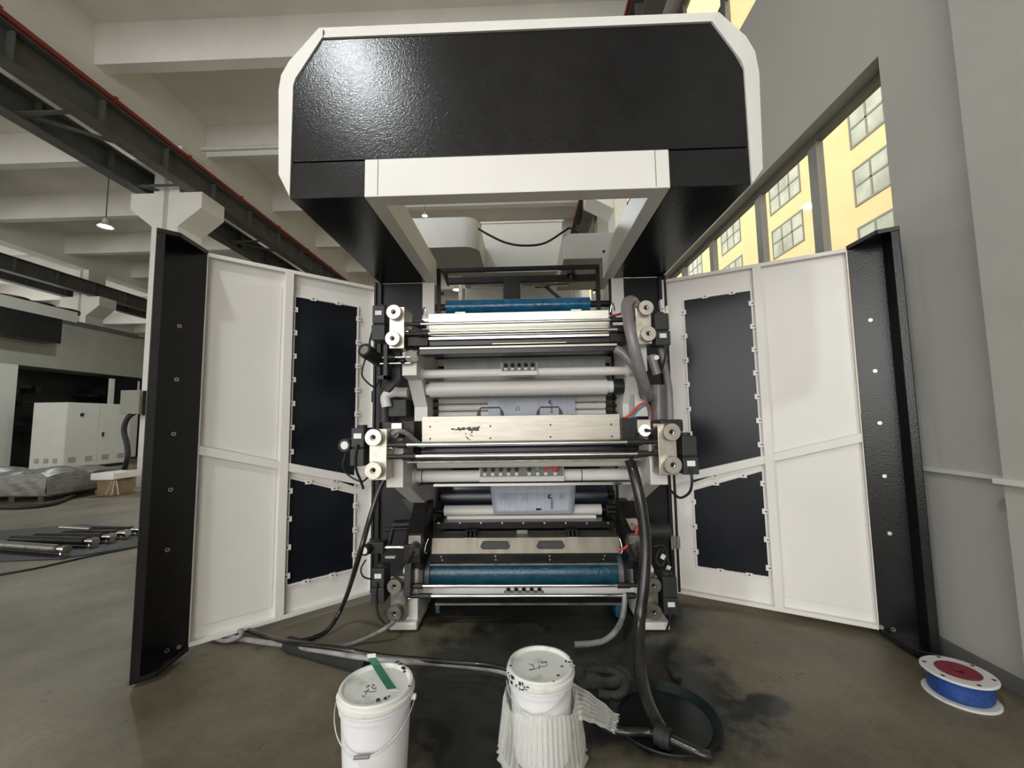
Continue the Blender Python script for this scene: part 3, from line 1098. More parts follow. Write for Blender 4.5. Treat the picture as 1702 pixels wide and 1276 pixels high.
def motor(x0, x1, y0, y1, z0, z1, parent, label_up=True, cable=None):
    """position motor: upper and lower housing with waist, sticker"""
    zm = z0 + (z1 - z0) * 0.46
    m = MB().box(x0, x1, y0, y1, z0, zm - 0.004).box(x0 + 0.006, x1 - 0.006, y0 + 0.012, y1, zm - 0.004, zm + 0.006)
    m.box(x0 + 0.003, x1 - 0.003, y0 + 0.006, y1, zm + 0.006, z1)
    m.cyl(((x0 + x1) / 2, (y0 + y1) / 2, z1), ((x0 + x1) / 2, (y0 + y1) / 2, z1 + 0.018), (x1 - x0) * 0.36, n=18)
    o = build('position_motor', m, 'plastic_grey', parent, bev=0.008)
    zl = z0 + (z1 - z0) * (0.72 if label_up else 0.22)
    xm = (x0 + x1) / 2
    yf = y0 + (0.006 if label_up else 0.0)
    build('motor_label', MB().box(xm - 0.024, xm + 0.024, yf - 0.0025, yf, zl, zl + 0.032), 'label', parent)
    if cable:
        build('motor_cable', MB().tube(cable, 0.008, n=8), 'rubber', parent)
    return o


def deck(y, k1, k2, r, name_label, wheel_mat='bright_steel', block_mat='bright_steel', skew=0.0):
    """y: plane of the handwheel faces; k1, k2: pixel rows/columns of upper and lower wheels, left and right"""
    D = empty('print_deck', (XM, y, 0), PRESS)
    D['label'] = name_label
    for side, (a, b) in enumerate((k1, k2)):
        sg = -1 if side == 0 else 1
        ca, cb = PY(a[0], a[1], y), PY(b[0], b[1], y)
        for c in (ca, cb):
            handwheel(c, r, D, wheel_mat)
        x = (ca.x + cb.x) / 2 - sg * 0.012
        bl = MB().box(x - 0.055, x + 0.055, y + 0.052, y + 0.26, cb.z - 0.065, ca.z + 0.05)
        build('bearing_block', bl, block_mat, D, bev=0.003)
        for zz in (0.35, 0.65):
            z = cb.z + (ca.z - cb.z) * zz
            build('lock_collar', MB().cyl((x - sg * 0.055, y + 0.10, z), (x - sg * 0.075, y + 0.10, z), 0.016, n=14), 'chrome', D)
    return D


def rod(D, u0, u1, v, y, r, m='chrome', slv=True):
    a, b = PY(u0, v, y), PY(u1, v, y)
    z = PY(860, v - (860 - 860) * 0.0, y).z
    build('guide_rod', MB().cyl((a.x, y, z), (b.x, y, z), r, n=18), m, D)
    if slv:
        for x, sx in ((a.x, -1), (b.x, 1)):
            xe = sx * 0.845 + XM
            s = MB().cyl((x, y, z), (x + sx * (abs(xe - x) * 0.45), y, z), r * 1.55, n=16)
            s.cyl((x + sx * (abs(xe - x) * 0.45), y, z), (xe, y, z), r * 1.1, n=14)
            build('rod_clamp', s, 'plastic', D)


# --- upper deck
Y1 = 2.89
D1 = deck(Y1, ((654, 518), (652, 562)), ((1074, 511), (1078, 554)), 0.054, 'upper print deck')
rod(D1, 699, 1014, 535, Y1 + 0.07, 0.012)
rod(D1, 712, 1026, 551, Y1 + 0.07, 0.014)
yc = 3.06
a, b = PY(712, 520, yc), PY(1012, 520, yc)
zt, zb = PY(860, 518, yc).z, PY(860, 556, yc).z
cp = MB().box(a.x, b.x, yc, yc + 0.12, zb, zt)
cp.box(a.x + 0.2, a.x + 0.28, yc + 0.004, yc + 0.03, zt, zt + 0.012).box(b.x - 0.28, b.x - 0.2, yc + 0.004, yc + 0.03, zt, zt + 0.012)
build('blade_chamber', cp, 'pale_steel', D1, bev=0.003)['label'] = 'pale steel doctor blade chamber'
for x, sx in ((a.x, -1), (b.x, 1)):
    h = MB().tube([(x + sx * 0.012, yc, zt - 0.02), (x + sx * 0.02, yc - 0.01, zt + 0.03), (x + sx * 0.035, yc + 0.0, zt + 0.045), (x + sx * 0.05, yc + 0.03, zt + 0.0)], 0.006, n=8)
    h.box(x - 0.0 + (0 if sx > 0 else -0.05), x + (0.05 if sx > 0 else 0), yc, yc + 0.03, zt - 0.055, zt - 0.04)
    build('latch_hook', h, 'chrome', D1)
z = PY(860, 559, Y1 + 0.08).z
build('drip_edge', MB().box(PY(713, 559, Y1 + 0.1).x, PY(1012, 559, Y1 + 0.1).x, Y1 + 0.09, Y1 + 0.16, z - 0.008, z + 0.008), 'chrome', D1)
for (v0, v1, yy, m, nm) in ((563, 572, 3.02, 'black', 'slide_bar'), (573.5, 577.5, 2.99, 'steel', 'slide_rail'), (578, 586, 3.0, 'black', 'slide_bar')):
    build(nm, MB().box(PY(697, v0, yy).x, PY(1026, v0, yy).x, yy, yy + 0.14, PY(860, v1, yy).z, PY(860, v0, yy).z), m, D1, bev=0.002)
build('scale_strip', MB().box(PY(818, 570, 3.0).x, PY(942, 570, 3.0).x, 3.015, 3.02, PY(860, 570.5, 3.0).z, PY(860, 569, 3.0).z), 'steel', D1)
for u0, u1 in ((678, 712), (1014, 1046)):
    build('slide_carriage', MB().box(PY(u0, 560, 3.0).x, PY(u1, 560, 3.0).x, 2.99, 3.16, PY(860, 572, 3.0).z, PY(860, 544, 3.0).z), 'iron', D1, bev=0.004)
build('slide_carriage', MB().box(PY(690, 530, 3.0).x, PY(704, 530, 3.0).x, 2.98, 3.1, PY(860, 538, 3.0).z, PY(860, 528, 3.0).z), 'iron', D1, bev=0.004)
xa, xb = PY(619, 530, 2.97).x, PY(641, 530, 2.97).x
motor(xa, xb, 2.95, 3.10, PY(630, 566, 2.97).z, PY(630, 508, 2.97).z, D1, True,
      [(xa + 0.004, 2.96, 2.16), (xa - 0.01, 2.95, 2.05), (xa + 0.03, 2.98, 1.94), (xa + 0.09, 3.05, 1.90)])
xa, xb = PY(1087, 540, 2.97).x, PY(1112, 540, 2.97).x
motor(xa, xb, 2.95, 3.10, PY(1100, 574, 2.97).z, PY(1100, 521, 2.97).z, D1, False,
      [(xa + 0.06, 2.96, 2.06), (xa + 0.07, 2.96, 1.95), (xa + 0.05, 3.02, 1.82)])


def dial_unit(c, d, r, ln, parent, rod_to=None, face='label'):
    """black adjuster cylinder with a pale dial on its end"""
    c, d = Vector(c), Vector(d).normalized()
    k = MB().lathe([(r * 0.62, 0.004), (r * 0.66, 0.0), (r * 0.95, 0.0), (r, 0.006), (r, ln * 0.35), (r * 0.93, ln * 0.36), (r * 0.93, ln), (0, ln)], c, d, n=28)
    build('adjuster', k, 'plastic', parent)
    build('dial', MB().lathe([(0, 0.002), (r * 0.6, 0.002), (r * 0.62, 0.006)], c, d, n=24), face, parent)
    if rod_to is not None:
        build('adjuster_shaft', MB().cyl(c + d * ln * 0.8, rod_to, 0.012, n=12), 'chrome', parent)


c = PY(605, 581, 2.86)
dial_unit(c, (0.22, 0.85, -0.26), 0.052, 0.20, D1, None, 'panel_grey')
build('adjuster_bracket', MB().box(c.x + 0.05, c.x + 0.13, 2.97, 3.05, c.z - 0.20, c.z - 0.17).box(c.x + 0.10, c.x + 0.13, 2.97, 3.05, c.z - 0.20, c.z + 0.05), 'plastic', D1, bev=0.003)
sh = MB()
for v in (594, 604):
    q = PY(640, v, 3.0)
    sh.cyl((c.x + 0.06, 3.0, q.z), (-0.83, 3.0, q.z), 0.009, n=12)
build('adjuster_shaft', sh, 'chrome', D1)
build('shaft_collar', MB().cyl((-0.99, 3.0, PY(640, 594, 3.0).z), (-0.95, 3.0, PY(640, 594, 3.0).z), 0.028, n=18), 'iron', D1)
build('shaft_collar', MB().cyl((-0.90, 3.0, PY(640, 600, 3.0).z), (-0.87, 3.0, PY(640, 600, 3.0).z), 0.022, n=18), 'iron', D1)
build('sensor_cable', MB().tube([PY(607, 597, 2.88), PY(602, 615, 2.9), PY(604, 628, 2.93), PY(622, 643, 3.0), PY(632, 630, 3.05), PY(640, 620, 3.05)], 0.006, n=8), 'rubber', D1)
# black swing lever and pneumatic parts below the upper left block
build('swing_lever', MB().prism([PY(648, 578, 3.08), PY(666, 580, 3.08), PY(666, 630, 3.08), PY(645, 652, 3.08), PY(638, 650, 3.08), PY(650, 610, 3.08)], (0, 0.05, 0)), 'iron', D1, bev=0.004)
ac = MB().cyl(PY(683, 592, 3.0), PY(683, 592, 3.1), 0.045, n=20).cyl(PY(690, 596, 2.98), PY(690, 596, 3.1), 0.022, n=16)
build('air_cylinder', ac, 'dull_steel', D1)
ac = MB().cyl(PY(1082, 590, 3.02), PY(1092, 622, 3.02), 0.03, n=18)
build('air_cylinder', ac, 'hose_grey', D1)
build('gauge', MB().cyl(PY(1091, 594, 2.98), PY(1091, 594, 3.02), 0.018, n=18), 'label', D1)

# --- middle deck
Y2 = 2.52
D2 = deck(Y2, ((620, 727), (620, 782)), ((1117, 718), (1119, 773)), 0.053, 'middle print deck')
rod(D2, 676, 1042, 737, Y2 + 0.07, 0.0135)
rod(D2, 691, 1059, 756.5, Y2 + 0.07, 0.0135)
yc = 2.74
a, b = PY(701, 710, yc), PY(1031, 710, yc)
zt, zb = PY(860, 690, yc).z, PY(860, 733, yc).z
BC = build('blade_chamber', MB().box(a.x, b.x, yc, yc + 0.10, zb, zt), 'steel', D2, bev=0.003)
BC['label'] = 'steel doctor blade chamber with ink smear'
bo = MB()
for u, v in ((715, 709), (715, 729), (815, 708), (815, 728), (915, 706), (915, 726), (1016, 705), (1017, 725), (758, 714)):
    p = PY(u, v, yc)
    bo.cyl((p.x, yc - 0.0015, p.z), (p.x, yc + 0.004, p.z), 0.0062, n=12)
build('screw', bo, 'plastic', D2)
# ink smear on the plate: ragged dark marks
sm = MB()
rs = random.Random(3)
for k in range(46):
    u = 752 + rs.random() * 44
    v = 713 + (u - 752) * -0.02 + rs.gauss(0, 1.3)
    w_ = 0.004 + rs.random() * 0.011
    h_ = 0.002 + rs.random() * 0.004
    p = PY(u, v, yc)
    sm.box(p.x - w_, p.x + w_, yc - 0.0009 - rs.random() * 0.0003, yc + 0.001, p.z - h_, p.z + h_)
for k in range(10):
    p = PY(774 + rs.random() * 12, 716 + k * 1.6, yc)
    sm.box(p.x - 0.004, p.x + 0.006, yc - 0.0008, yc + 0.001, p.z - 0.003, p.z + 0.003)
build('ink_smear', sm, 'smear', D2)


def bow_handle(u0, u1, v0, v1, y, parent, m='plastic_grey'):
    """bridge handle with sloped feet"""
    A, B = PY(u0, v1, y), PY(u1, v1, y)
    zt = PY((u0 + u1) / 2, v0, y).z
    zb = (A.z + B.z) / 2 - 0.003
    x0, x1 = A.x, B.x
    g = 0.026
    pts = [(x0, zb), (x0 + 0.006, zb + (zt - zb) * 0.45), (x0 + 0.03, zt), (x1 - 0.03, zt), (x1 - 0.006, zb + (zt - zb) * 0.45), (x1, zb), (x1 - g, zb),
           (x1 - g, zt - 0.016), (x1 - g - 0.004, zt - 0.010), (x0 + g + 0.004, zt - 0.010), (x0 + g, zt - 0.016), (x0 + g, zb)]
    return build('handle', MB().prism([(x, y, z) for x, z in pts], (0, 0.025, 0)), m, parent, bev=0.002)


bow_handle(792, 838, 676, 690, yc + 0.03, D2)
bow_handle(891, 936, 675, 689, yc + 0.03, D2)
for u0, u1 in ((670, 690), (1032, 1060)):
    build('slide_carriage', MB().box(PY(u0, 705, 2.72).x, PY(u1, 705, 2.72).x, 2.70, 2.9, PY(860, 738, 2.72).z, PY(860, 697, 2.72).z), 'iron', D2, bev=0.004)
for u0, u1 in ((650, 668), (1060, 1082)):
    build('valve_block', MB().box(PY(u0, 712, 2.68).x, PY(u1, 712, 2.68).x, 2.68, 2.8, PY(860, 722, 2.68).z, PY(860, 700, 2.68).z), 'bright_steel', D2, bev=0.003)
build('air_cylinder', MB().cyl(PY(1072, 715, 2.60), PY(1072, 715, 2.72), 0.036, n=24), 'bright_steel', D2)
build('cylinder_rod', MB().cyl(PY(1074, 715, 2.52), PY(1086, 716, 2.50), 0.008, n=10).cyl(PY(1074, 715, 2.52), PY(1074, 715, 2.62), 0.012, n=10), 'iron', D2)
build('air_cylinder', MB().cyl(PY(656, 720, 2.62), PY(668, 720, 2.70), 0.03, n=20), 'dull_steel', D2)
build('hose_stub', MB().tube([PY(652, 722, 2.62), PY(662, 716, 2.62), PY(676, 720, 2.65), PY(690, 732, 2.70), PY(704, 742, 2.76)], 0.016, n=10), 'hose_grey', D2)
xa, xb = PY(584, 740, 2.58).x, PY(607, 740, 2.58).x
motor(xa, xb, 2.56, 2.72, PY(595, 774, 2.58).z, PY(595, 711, 2.58).z, D2, True,
      [PY(594, 738, 2.555), PY(590, 760, 2.55), PY(592, 780, 2.56), PY(600, 800, 2.60), PY(604, 812, 2.62)])
xa, xb = PY(1133, 760, 2.58).x, PY(1159, 760, 2.58).x
motor(xa, xb, 2.56, 2.72, PY(1146, 788, 2.58).z, PY(1146, 724, 2.58).z, D2, False,
      [PY(1148, 778, 2.555), PY(1150, 800, 2.55), PY(1146, 818, 2.6), PY(1132, 827, 2.65), PY(1122, 822, 2.7), PY(1112, 812, 2.75)])
c = PY(572, 740, 2.60)
dial_unit(c, (0.1, 1, 0), 0.042, 0.14, D2, None, 'label')
build('adjuster_shaft', MB().cyl((c.x, 2.70, c.z), (-0.96, 2.70, c.z), 0.014, n=12), 'plastic', D2)
build('sensor_cable', MB().tube([PY(575, 752, 2.66), PY(570, 775, 2.66), PY(580, 790, 2.68), PY(600, 800, 2.66), PY(612, 793, 2.64)], 0.006, n=8), 'rubber', D2)
build('motor_cap', MB().box(PY(1098, 704, 2.75).x, PY(1136, 704, 2.75).x, 2.75, 2.95, PY(1115, 718, 2.75).z, PY(1115, 697, 2.75).z), 'plastic', D2, bev=0.012)
build('motor_cap', MB().box(PY(634, 706, 2.78).x, PY(652, 706, 2.78).x, 2.78, 2.95, PY(640, 716, 2.78).z, PY(640, 701, 2.78).z), 'plastic', D2, bev=0.012)
# dark pan under the plate and thin bright strip below the pipe
build('drip_pan', MB().box(-0.76, 0.74, 2.68, 3.1, PY(860, 764, 2.7).z - 0.01, PY(860, 764, 2.7).z), 'dull_steel', D2)
build('drip_edge', MB().box(PY(722, 803, 2.96).x, PY(1052, 803, 2.96).x, 2.93, 2.97, PY(860, 804, 2.96).z - 0.008, PY(860, 802, 2.96).z), 'chrome', D2)
build('drip_pan', MB().box(-0.76, 0.76, 2.97, 3.35, PY(860, 803, 2.96).z - 0.012, PY(860, 803, 2.96).z - 0.004), 'iron', D2)
build('ink_roller', MB().cyl((-0.74, 2.88, PY(860, 769, 2.88).z), (0.70, 2.88, PY(860, 769, 2.88).z), 0.03, n=24), 'roller', D2)

# --- lower deck
Y3 = 2.985
D3 = deck(Y3, ((655, 975), (655, 1020)), ((1087, 974), (1088, 1018)), 0.052, 'lower print deck', 'dull_steel', 'dull_steel')
rod(D3, 703, 1026, 973, Y3 + 0.06, 0.013)
rod(D3, 717, 1041, 990, Y3 + 0.06, 0.013)
# sloped steel chamber seen from above
yc = 3.16
SL = 0.035
zt, zb = PY(860, 893, yc + SL).z, PY(860, 920, yc).z
x0, x1 = PY(719, 907, yc + 0.05).x, PY(1029, 906, yc + 0.05).x
ch3 = MB().prism([(x0, yc, zb), (x0, yc + SL, zt), (x0, yc + 0.2, zt), (x0, yc + 0.2, zb)], (x1 - x0, 0, 0))
build('blade_chamber', ch3, 'worn_steel', D3, bev=0.003)['label'] = 'sloped steel doctor blade chamber'
dn = V(0, -(zt - zb), SL).normalized()
for u0, u1 in ((799, 848), (891, 938)):
    xa, xb = PY(u0, 903, yc + 0.05).x, PY(u1, 903, yc + 0.05).x
    o = V(xa, yc + SL * 0.45, zb + (zt - zb) * 0.42)
    h = MB()
    dd = V(0, SL, zt - zb).normalized()
    pts = [o, o + V(0.02, 0, 0) + dd * 0.04, V(xb - 0.02, o.y, o.z) + dd * 0.04, V(xb, o.y, o.z), V(xb - 0.02, o.y, o.z) - dd * 0.016, o + V(0.02, 0, 0) - dd * 0.016]
    h.prism(pts, dn * 0.02)
    build('handle', h, 'plastic_grey', D3, bev=0.004)
for u0, u1 in ((772, 793), (941, 962)):
    xa, xb = PY(u0, 900, yc + 0.05).x, PY(u1, 900, yc + 0.05).x
    h = MB().obox(V(xa, yc + SL * 0.3, zb + (zt - zb) * 0.3) + dn * 0.002, V(xb - xa, 0, 0), V(0, SL * 0.7, (zt - zb) * 0.7), dn * 0.006)
    build('bracket_plate', h, 'worn_steel', D3)
    ztop = PY(860, 878, yc + 0.14).z
    g = MB()
    for k in range(3):
        xx = xa + (xb - xa) * (0.1 + 0.32 * k)
        g.box(xx, xx + 0.016, yc + 0.03, yc + 0.16, zt - 0.005, ztop)
    g.box(xa, xb, yc + 0.10, yc + 0.13, ztop - 0.012, ztop)
    build('hinge_bracket', g, 'iron', D3, bev=0.002)
# black beams above the chamber
zt2, zb2 = PY(860, 866, 3.36).z, PY(860, 879, 3.32).z
build('beam', MB().box(PY(720, 872, 3.34).x, PY(1022, 872, 3.34).x, 3.33, 3.50, zb2, zt2), 'black', D3, bev=0.004)
bo = MB()
for k in range(9):
    u = 729 + 35.2 * k
    p = PY(u, 869, 3.328)
    bo.cyl((p.x, 3.326, p.z), (p.x, 3.332, p.z), 0.007, n=10)
build('screw', bo, 'bright_steel', D3)
build('beam', MB().box(PY(735, 885, 3.30).x, PY(1015, 885, 3.30).x, 3.32, 3.42, PY(860, 891, 3.3).z, PY(860, 883, 3.3).z), 'iron', D3, bev=0.004)
build('spacer_block', MB().box(PY(859, 884, 3.30).x, PY(877, 884, 3.30).x, 3.30, 3.33, PY(860, 887, 3.3).z, PY(860, 881, 3.3).z), 'dull_steel', D3)
zt4, zb4 = PY(860, 856, 3.46).z, PY(860, 866, 3.44).z
build('beam', MB().box(PY(743, 861, 3.45).x, PY(991, 860, 3.45).x, 3.44, 3.50, zb4, zt4), 'white', D3, bev=0.003)
# black board with screws, ink tray edge
zt5, zb5 = PY(860, 921, 3.14).z, PY(860, 934, 3.14).z
build('splash_board', MB().box(PY(716, 928, 3.14).x, PY(1024, 927, 3.14).x, 3.14, 3.30, zb5, zt5), 'black', D3, bev=0.002)
bo = MB()
for u, v in ((733, 925), (735, 930.5), (823.5, 924), (824, 930), (913.5, 924), (914, 930), (1005, 923), (1003, 929)):
    p = PY(u, v, 3.138)
    bo.cyl((p.x, 3.136, p.z), (p.x, 3.142, p.z), 0.006, n=10)
build('screw', bo, 'bright_steel', D3)
z = PY(860, 936, 3.12).z
build('drip_edge', MB().box(PY(715, 936, 3.12).x, PY(1027, 936, 3.12).x, 3.115, 3.16, z - 0.012, z), 'dull_steel', D3)
zc = PY(860, 985, 3.30).z
zd = PY(860, 949, 3.41).z
dr = MB().cyl((PY(710, 955, 3.33).x, 3.41, zd), (PY(1026, 955, 3.33).x, 3.41, zd), 0.135, n=48)
build('anilox_drum', dr, 'blue_drum', D3)['label'] = 'drum wet with blue ink'
build('ink_tray', MB().box(-0.70, 0.70, 3.24, 3.58, 0.115, 0.13).box(-0.70, 0.70, 3.57, 3.58, 0.13, 0.30), 'dull_steel', D3)
build('tray_splash', MB().box(0.655, 0.70, 3.26, 3.5, 0.02, 0.115), 'blue_drum', D3)
build('tray_splash', MB().box(-0.70, -0.67, 3.26, 3.5, 0.05, 0.115), 'blue_drum', D3)
# end rings beside the drum
for u in (714, 1028):
    xx = PY(u, 955, 3.28).x
    build('end_guard', MB().lathe([(0.12, 0.0), (0.16, 0.0), (0.16, 0.035), (0.12, 0.035), (0.12, 0.0)], (xx, 3.41, zd), (1, 0, 0) if u > 800 else (-1, 0, 0), n=32), 'hose_grey', D3)
# swing arms of the lower deck
for sx in (-1, 1):
    xa, xb = sx * 0.735 + XM, sx * 0.86 + XM
    arm = MB().prism([(xa, 3.02, 0.50), (xa, 3.02, 0.62), (xa, 3.30, 0.86), (xa, 3.44, 0.86), (xa, 3.44, 0.55), (xa, 3.16, 0.40)], (xb - xa, 0, 0))
    build('swing_arm', arm, 'iron', D3, bev=0.006)
    p = PY(690 if sx < 0 else 1056, 896, 3.02)
    build('arm_pad', MB().box(p.x - 0.045, p.x + 0.045, 3.005, 3.07, p.z - 0.03, p.z + 0.03), 'dull_steel', D3, bev=0.003)
    q = PY(688 if sx < 0 else 1062, 916, 2.96)
    build('air_cylinder', MB().cyl(q, q + V(0, 0.14, 0.05), 0.038, n=22), 'dull_steel', D3)
    q2 = PY(676 if sx < 0 else 1068, 936, 2.98)
    build('cylinder_rod', MB().cyl(q - V(0, 0.0, 0), q2, 0.012, n=12), 'iron', D3)
    build('pivot_link', MB().prism([(sx * 0.80 + XM, 2.99, 0.28), (sx * 0.80 + XM, 3.03, 0.52), (sx * 0.80 + XM, 3.2, 0.60), (sx * 0.80 + XM, 3.2, 0.30)], (sx * 0.05, 0, 0)), 'iron', D3, bev=0.004)
    ln = MB().tube([PY(712 if sx < 0 else 1030, 895, 3.16), PY(708 if sx < 0 else 1033, 905, 3.15), PY(706 if sx < 0 else 1034, 918, 3.14), PY(710 if sx < 0 else 1030, 919, 3.15)], 0.005, n=8)
    build('latch_hook', ln, 'chrome', D3)
xa, xb = PY(618, 970, 3.03).x, PY(640, 970, 3.03).x
motor(xa, xb, 3.01, 3.16, PY(629, 1001, 3.03).z, PY(629, 944, 3.03).z, D3, True,
      [PY(627, 968, 3.005), PY(625, 985, 3.0), PY(626, 1005, 3.0), PY(630, 1025, 3.0), PY(640, 1037, 3.0)])
xa, xb = PY(1101, 990, 3.03).x, PY(1126, 990, 3.03).x
motor(xa, xb, 3.01, 3.16, PY(1112, 1020, 3.03).z, PY(1112, 958, 3.03).z, D3, False,
      [PY(1114, 1012, 3.005), PY(1113, 1030, 3.0), PY(1108, 1048, 3.05)])
c = PY(605, 915, 2.98)
dial_unit(c, (0.25, 1, 0), 0.038, 0.10, D3, None, 'label')
build('adjuster_body', MB().box(c.x + 0.0, c.x + 0.12, 3.03, 3.12, c.z - 0.04, c.z + 0.04), 'plastic', D3, bev=0.006)
build('adjuster_shaft', MB().cyl((c.x + 0.12, 3.07, c.z - 0.005), (-0.80, 3.07, c.z - 0.005), 0.015, n=14).cyl((c.x + 0.3, 3.09, c.z + 0.03), (-0.80, 3.09, c.z + 0.03), 0.008, n=12), 'chrome', D3)
build('sensor_cable', MB().tube([PY(608, 930, 3.0), PY(600, 945, 2.99), PY(604, 958, 2.99), PY(620, 963, 3.02)], 0.006, n=8), 'rubber', D3)
build('lever_arm', MB().cyl(PY(652, 880, 3.16), PY(646, 905, 3.12), 0.020, n=14).cyl(PY(640, 880, 3.18), PY(678, 878, 3.18), 0.012, n=12), 'iron', D3)
build('air_cylinder', MB().cyl(PY(655, 872, 3.22), PY(690, 870, 3.22), 0.035, n=20), 'iron', D3)
build('mounting_bracket', MB().box(PY(640, 925, 3.12).x, PY(656, 925, 3.12).x, 3.12, 3.15, PY(650, 928, 3.12).z, PY(650, 924, 3.12).z), 'chrome', D3)
# plate with hole on the right arm, geared motor and cable loops behind the hose
p = PY(1052, 873, 3.1)
build('lug_plate', MB().prism([PY(1040, 862, 3.1), PY(1058, 861, 3.1), PY(1066, 876, 3.1), PY(1064, 884, 3.1), PY(1050, 882, 3.1)], (0, 0.02, 0.0)), 'bright_steel', D3, bev=0.003)
build('lug_hole', MB().cyl(PY(1050, 871, 3.098), PY(1050, 871, 3.104), 0.010, n=14), 'plastic', D3)
build('gear_motor', MB().cyl(PY(1080, 883, 3.3), PY(1112, 882, 3.3), 0.058, n=24).cyl(PY(1066, 883, 3.3), PY(1082, 883, 3.3), 0.07, n=24), 'plastic_grey', D3)
build('cable_loop', MB().tube([PY(1085, 908, 3.2), PY(1100, 906, 3.2), PY(1108, 920, 3.2), PY(1100, 940, 3.2), PY(1090, 930, 3.22), PY(1098, 912, 3.24), PY(1112, 935, 3.22), PY(1106, 950, 3.2)], 0.010, n=8), 'rubber', D3)
build('cable_tag', MB().cbox(PY(1102, 925, 3.18), 0.03, 0.004, 0.035, Matrix.Rotation(0.5, 3, 'Y')).cbox(PY(1111, 944, 3.18), 0.03, 0.004, 0.035, Matrix.Rotation(0.4, 3, 'Y')), 'label', D3)

# pipes, ducts and boxes fixed to the enclosure
e1, e2, e3, e4 = PY(668, 652, 3.3), PY(652, 652, 3.3), PY(641, 660, 3.3), PY(643, 676, 3.3)
build('elbow_pipe', MB().tube([PY(678, 652, 3.3), e1, e2, e3, e4], 0.040, n=18), 'white2', PRESS)
build('junction_box', MB().box(PY(647, 680, 3.35).x, PY(676, 680, 3.35).x, 3.33, 3.55, PY(660, 692, 3.35).z, PY(660, 664, 3.35).z), 'plastic_grey', PRESS, bev=0.004)
build('duct', MB().cyl(PY(1095, 702, 3.35), PY(1094, 640, 3.35), 0.062, n=26), 'hose_grey', PRESS)
build('duct', MB().tube([PY(640, 702, 3.5), PY(640, 660, 3.5), PY(650, 620, 3.45), PY(655, 600, 3.4)], 0.05, n=16), 'plastic_grey', PRESS)
build('outlet_block', MB().box(PY(1055, 660, 3.2).x, PY(1076, 660, 3.2).x, 3.2, 3.4, PY(1065, 692, 3.2).z, PY(1065, 654, 3.2).z), 'white2', PRESS, bev=0.004)
build('guard_bracket', MB().prism([PY(668, 830, 3.3), PY(687, 826, 3.3), PY(697, 848, 3.3), PY(682, 852, 3.3)], (0, 0.12, 0)), 'plastic_grey', PRESS, bev=0.003)
for sx, u in ((-1, 708), (1, 1020)):
    g = MB()
    for v in (842, 850):
        q = PY(u, v, 3.42)
        g.cyl((q.x - 0.05, 3.42, q.z), (q.x + 0.05, 3.42, q.z), 0.022, n=16)
    build('bearing_housing', g, 'iron', PRESS)
build('socket_strip', MB().box(PY(1097, 500, 3.6).x, PY(1103, 500, 3.6).x, 3.59, 3.64, PY(1100, 513, 3.6).z, PY(1100, 498, 3.6).z), 'label', PRESS)

# web guide frame of black tubes above the blue roller
tf = MB()
xl, xr = PY(729, 445, 3.70).x, PY(993, 442, 3.70).x
zt = PY(860, 446, 3.70).z
r = 0.016
tf.box(xl - r, xr + r, 3.69, 3.73, zt - r, zt + r)
for x in (xl, xr):
    tf.box(x - r, x + r, 3.69, 3.73, 2.45, zt - r)
z2 = PY(860, 464, 4.3).z
tf.box(-0.80, 0.78, 4.28, 4.34, z2 - 0.03, z2 + 0.03)
WF = build('web_frame', tf, 'iron', PRESS)
for x in (xl + 0.03, xr - 0.03):
    for z in (2.52, 2.66):
        build('wing_knob', MB().cyl((x - 0.02, 3.70, z), (x + 0.02, 3.70, z), 0.012, n=10), 'plastic', WF)
mm = MB().box(PY(838, 480, 4.2).x, PY(864, 480, 4.2).x, 4.18, 4.4, PY(850, 500, 4.2).z, PY(850, 462, 4.2).z)
build('web_sensor', mm, 'plastic', WF, bev=0.006)
for u0, u1 in ((783, 836), (868, 945)):
    build('mirror_bar', MB().box(PY(u0, 474, 4.25).x, PY(u1, 474, 4.25).x, 4.24, 4.27, PY(860, 476, 4.25).z, PY(860, 472.5, 4.25).z), 'chrome', WF)
build('hanging_motor', MB().cyl(PY(949, 446, 4.25), PY(949, 456, 4.25), 0.045, n=18).cyl(PY(949, 456, 4.25), PY(949, 466, 4.25), 0.02, n=14), 'plastic', WF)
build('side_brace', MB().cyl(PY(742, 448, 3.8), PY(744, 472, 4.2), 0.012, n=10).cyl(PY(735, 448, 3.75), PY(745, 474, 4.25), 0.012, n=10), 'iron', WF)

# drying hoods behind: rounded box, flat panel, square box
def round_box(x0, x1, y0, y1, z0, z1, r):
    pts = [(x0, y0), (x1 - r, y0)]
    for k in range(1, 9):
        t = math.pi / 2 * k / 8
        pts.append((x1 - r + r * math.sin(t), y0 + r - r * math.cos(t)))
    pts += [(x1, y1), (x0, y1)]
    return MB().prism([(x, y, z0) for x, y in pts], (0, 0, z1 - z0))


zb_, zt_ = PY(740, 411, 4.15).z, PY(740, 361, 4.15).z
build('dryer_housing', round_box(-1.18, PY(796, 400, 4.2).x, 4.15, 5.0, zb_, zt_, 0.16), 'white2', PRESS, bev=0.004)['label'] = 'rounded white dryer housing'
x0, x1 = PY(800, 370, 4.95).x, PY(934, 370, 4.95).x
build('dryer_panel', MB().box(x0, x1, 4.95, 5.05, PY(860, 452, 4.95).z, PY(860, 369, 4.95).z).box(x0 - 0.01, x1 + 0.02, 4.93, 5.07, PY(860, 371, 4.95).z, PY(860, 368, 4.95).z), 'white2', PRESS, bev=0.003)
zb_, zt_ = PY(970, 430, 4.15).z, PY(970, 387, 4.15).z
build('dryer_housing', MB().box(PY(936, 410, 4.15).x, 1.2, 4.15, 5.2, zb_, zt_), 'white2', PRESS, bev=0.01)['label'] = 'square white dryer housing'
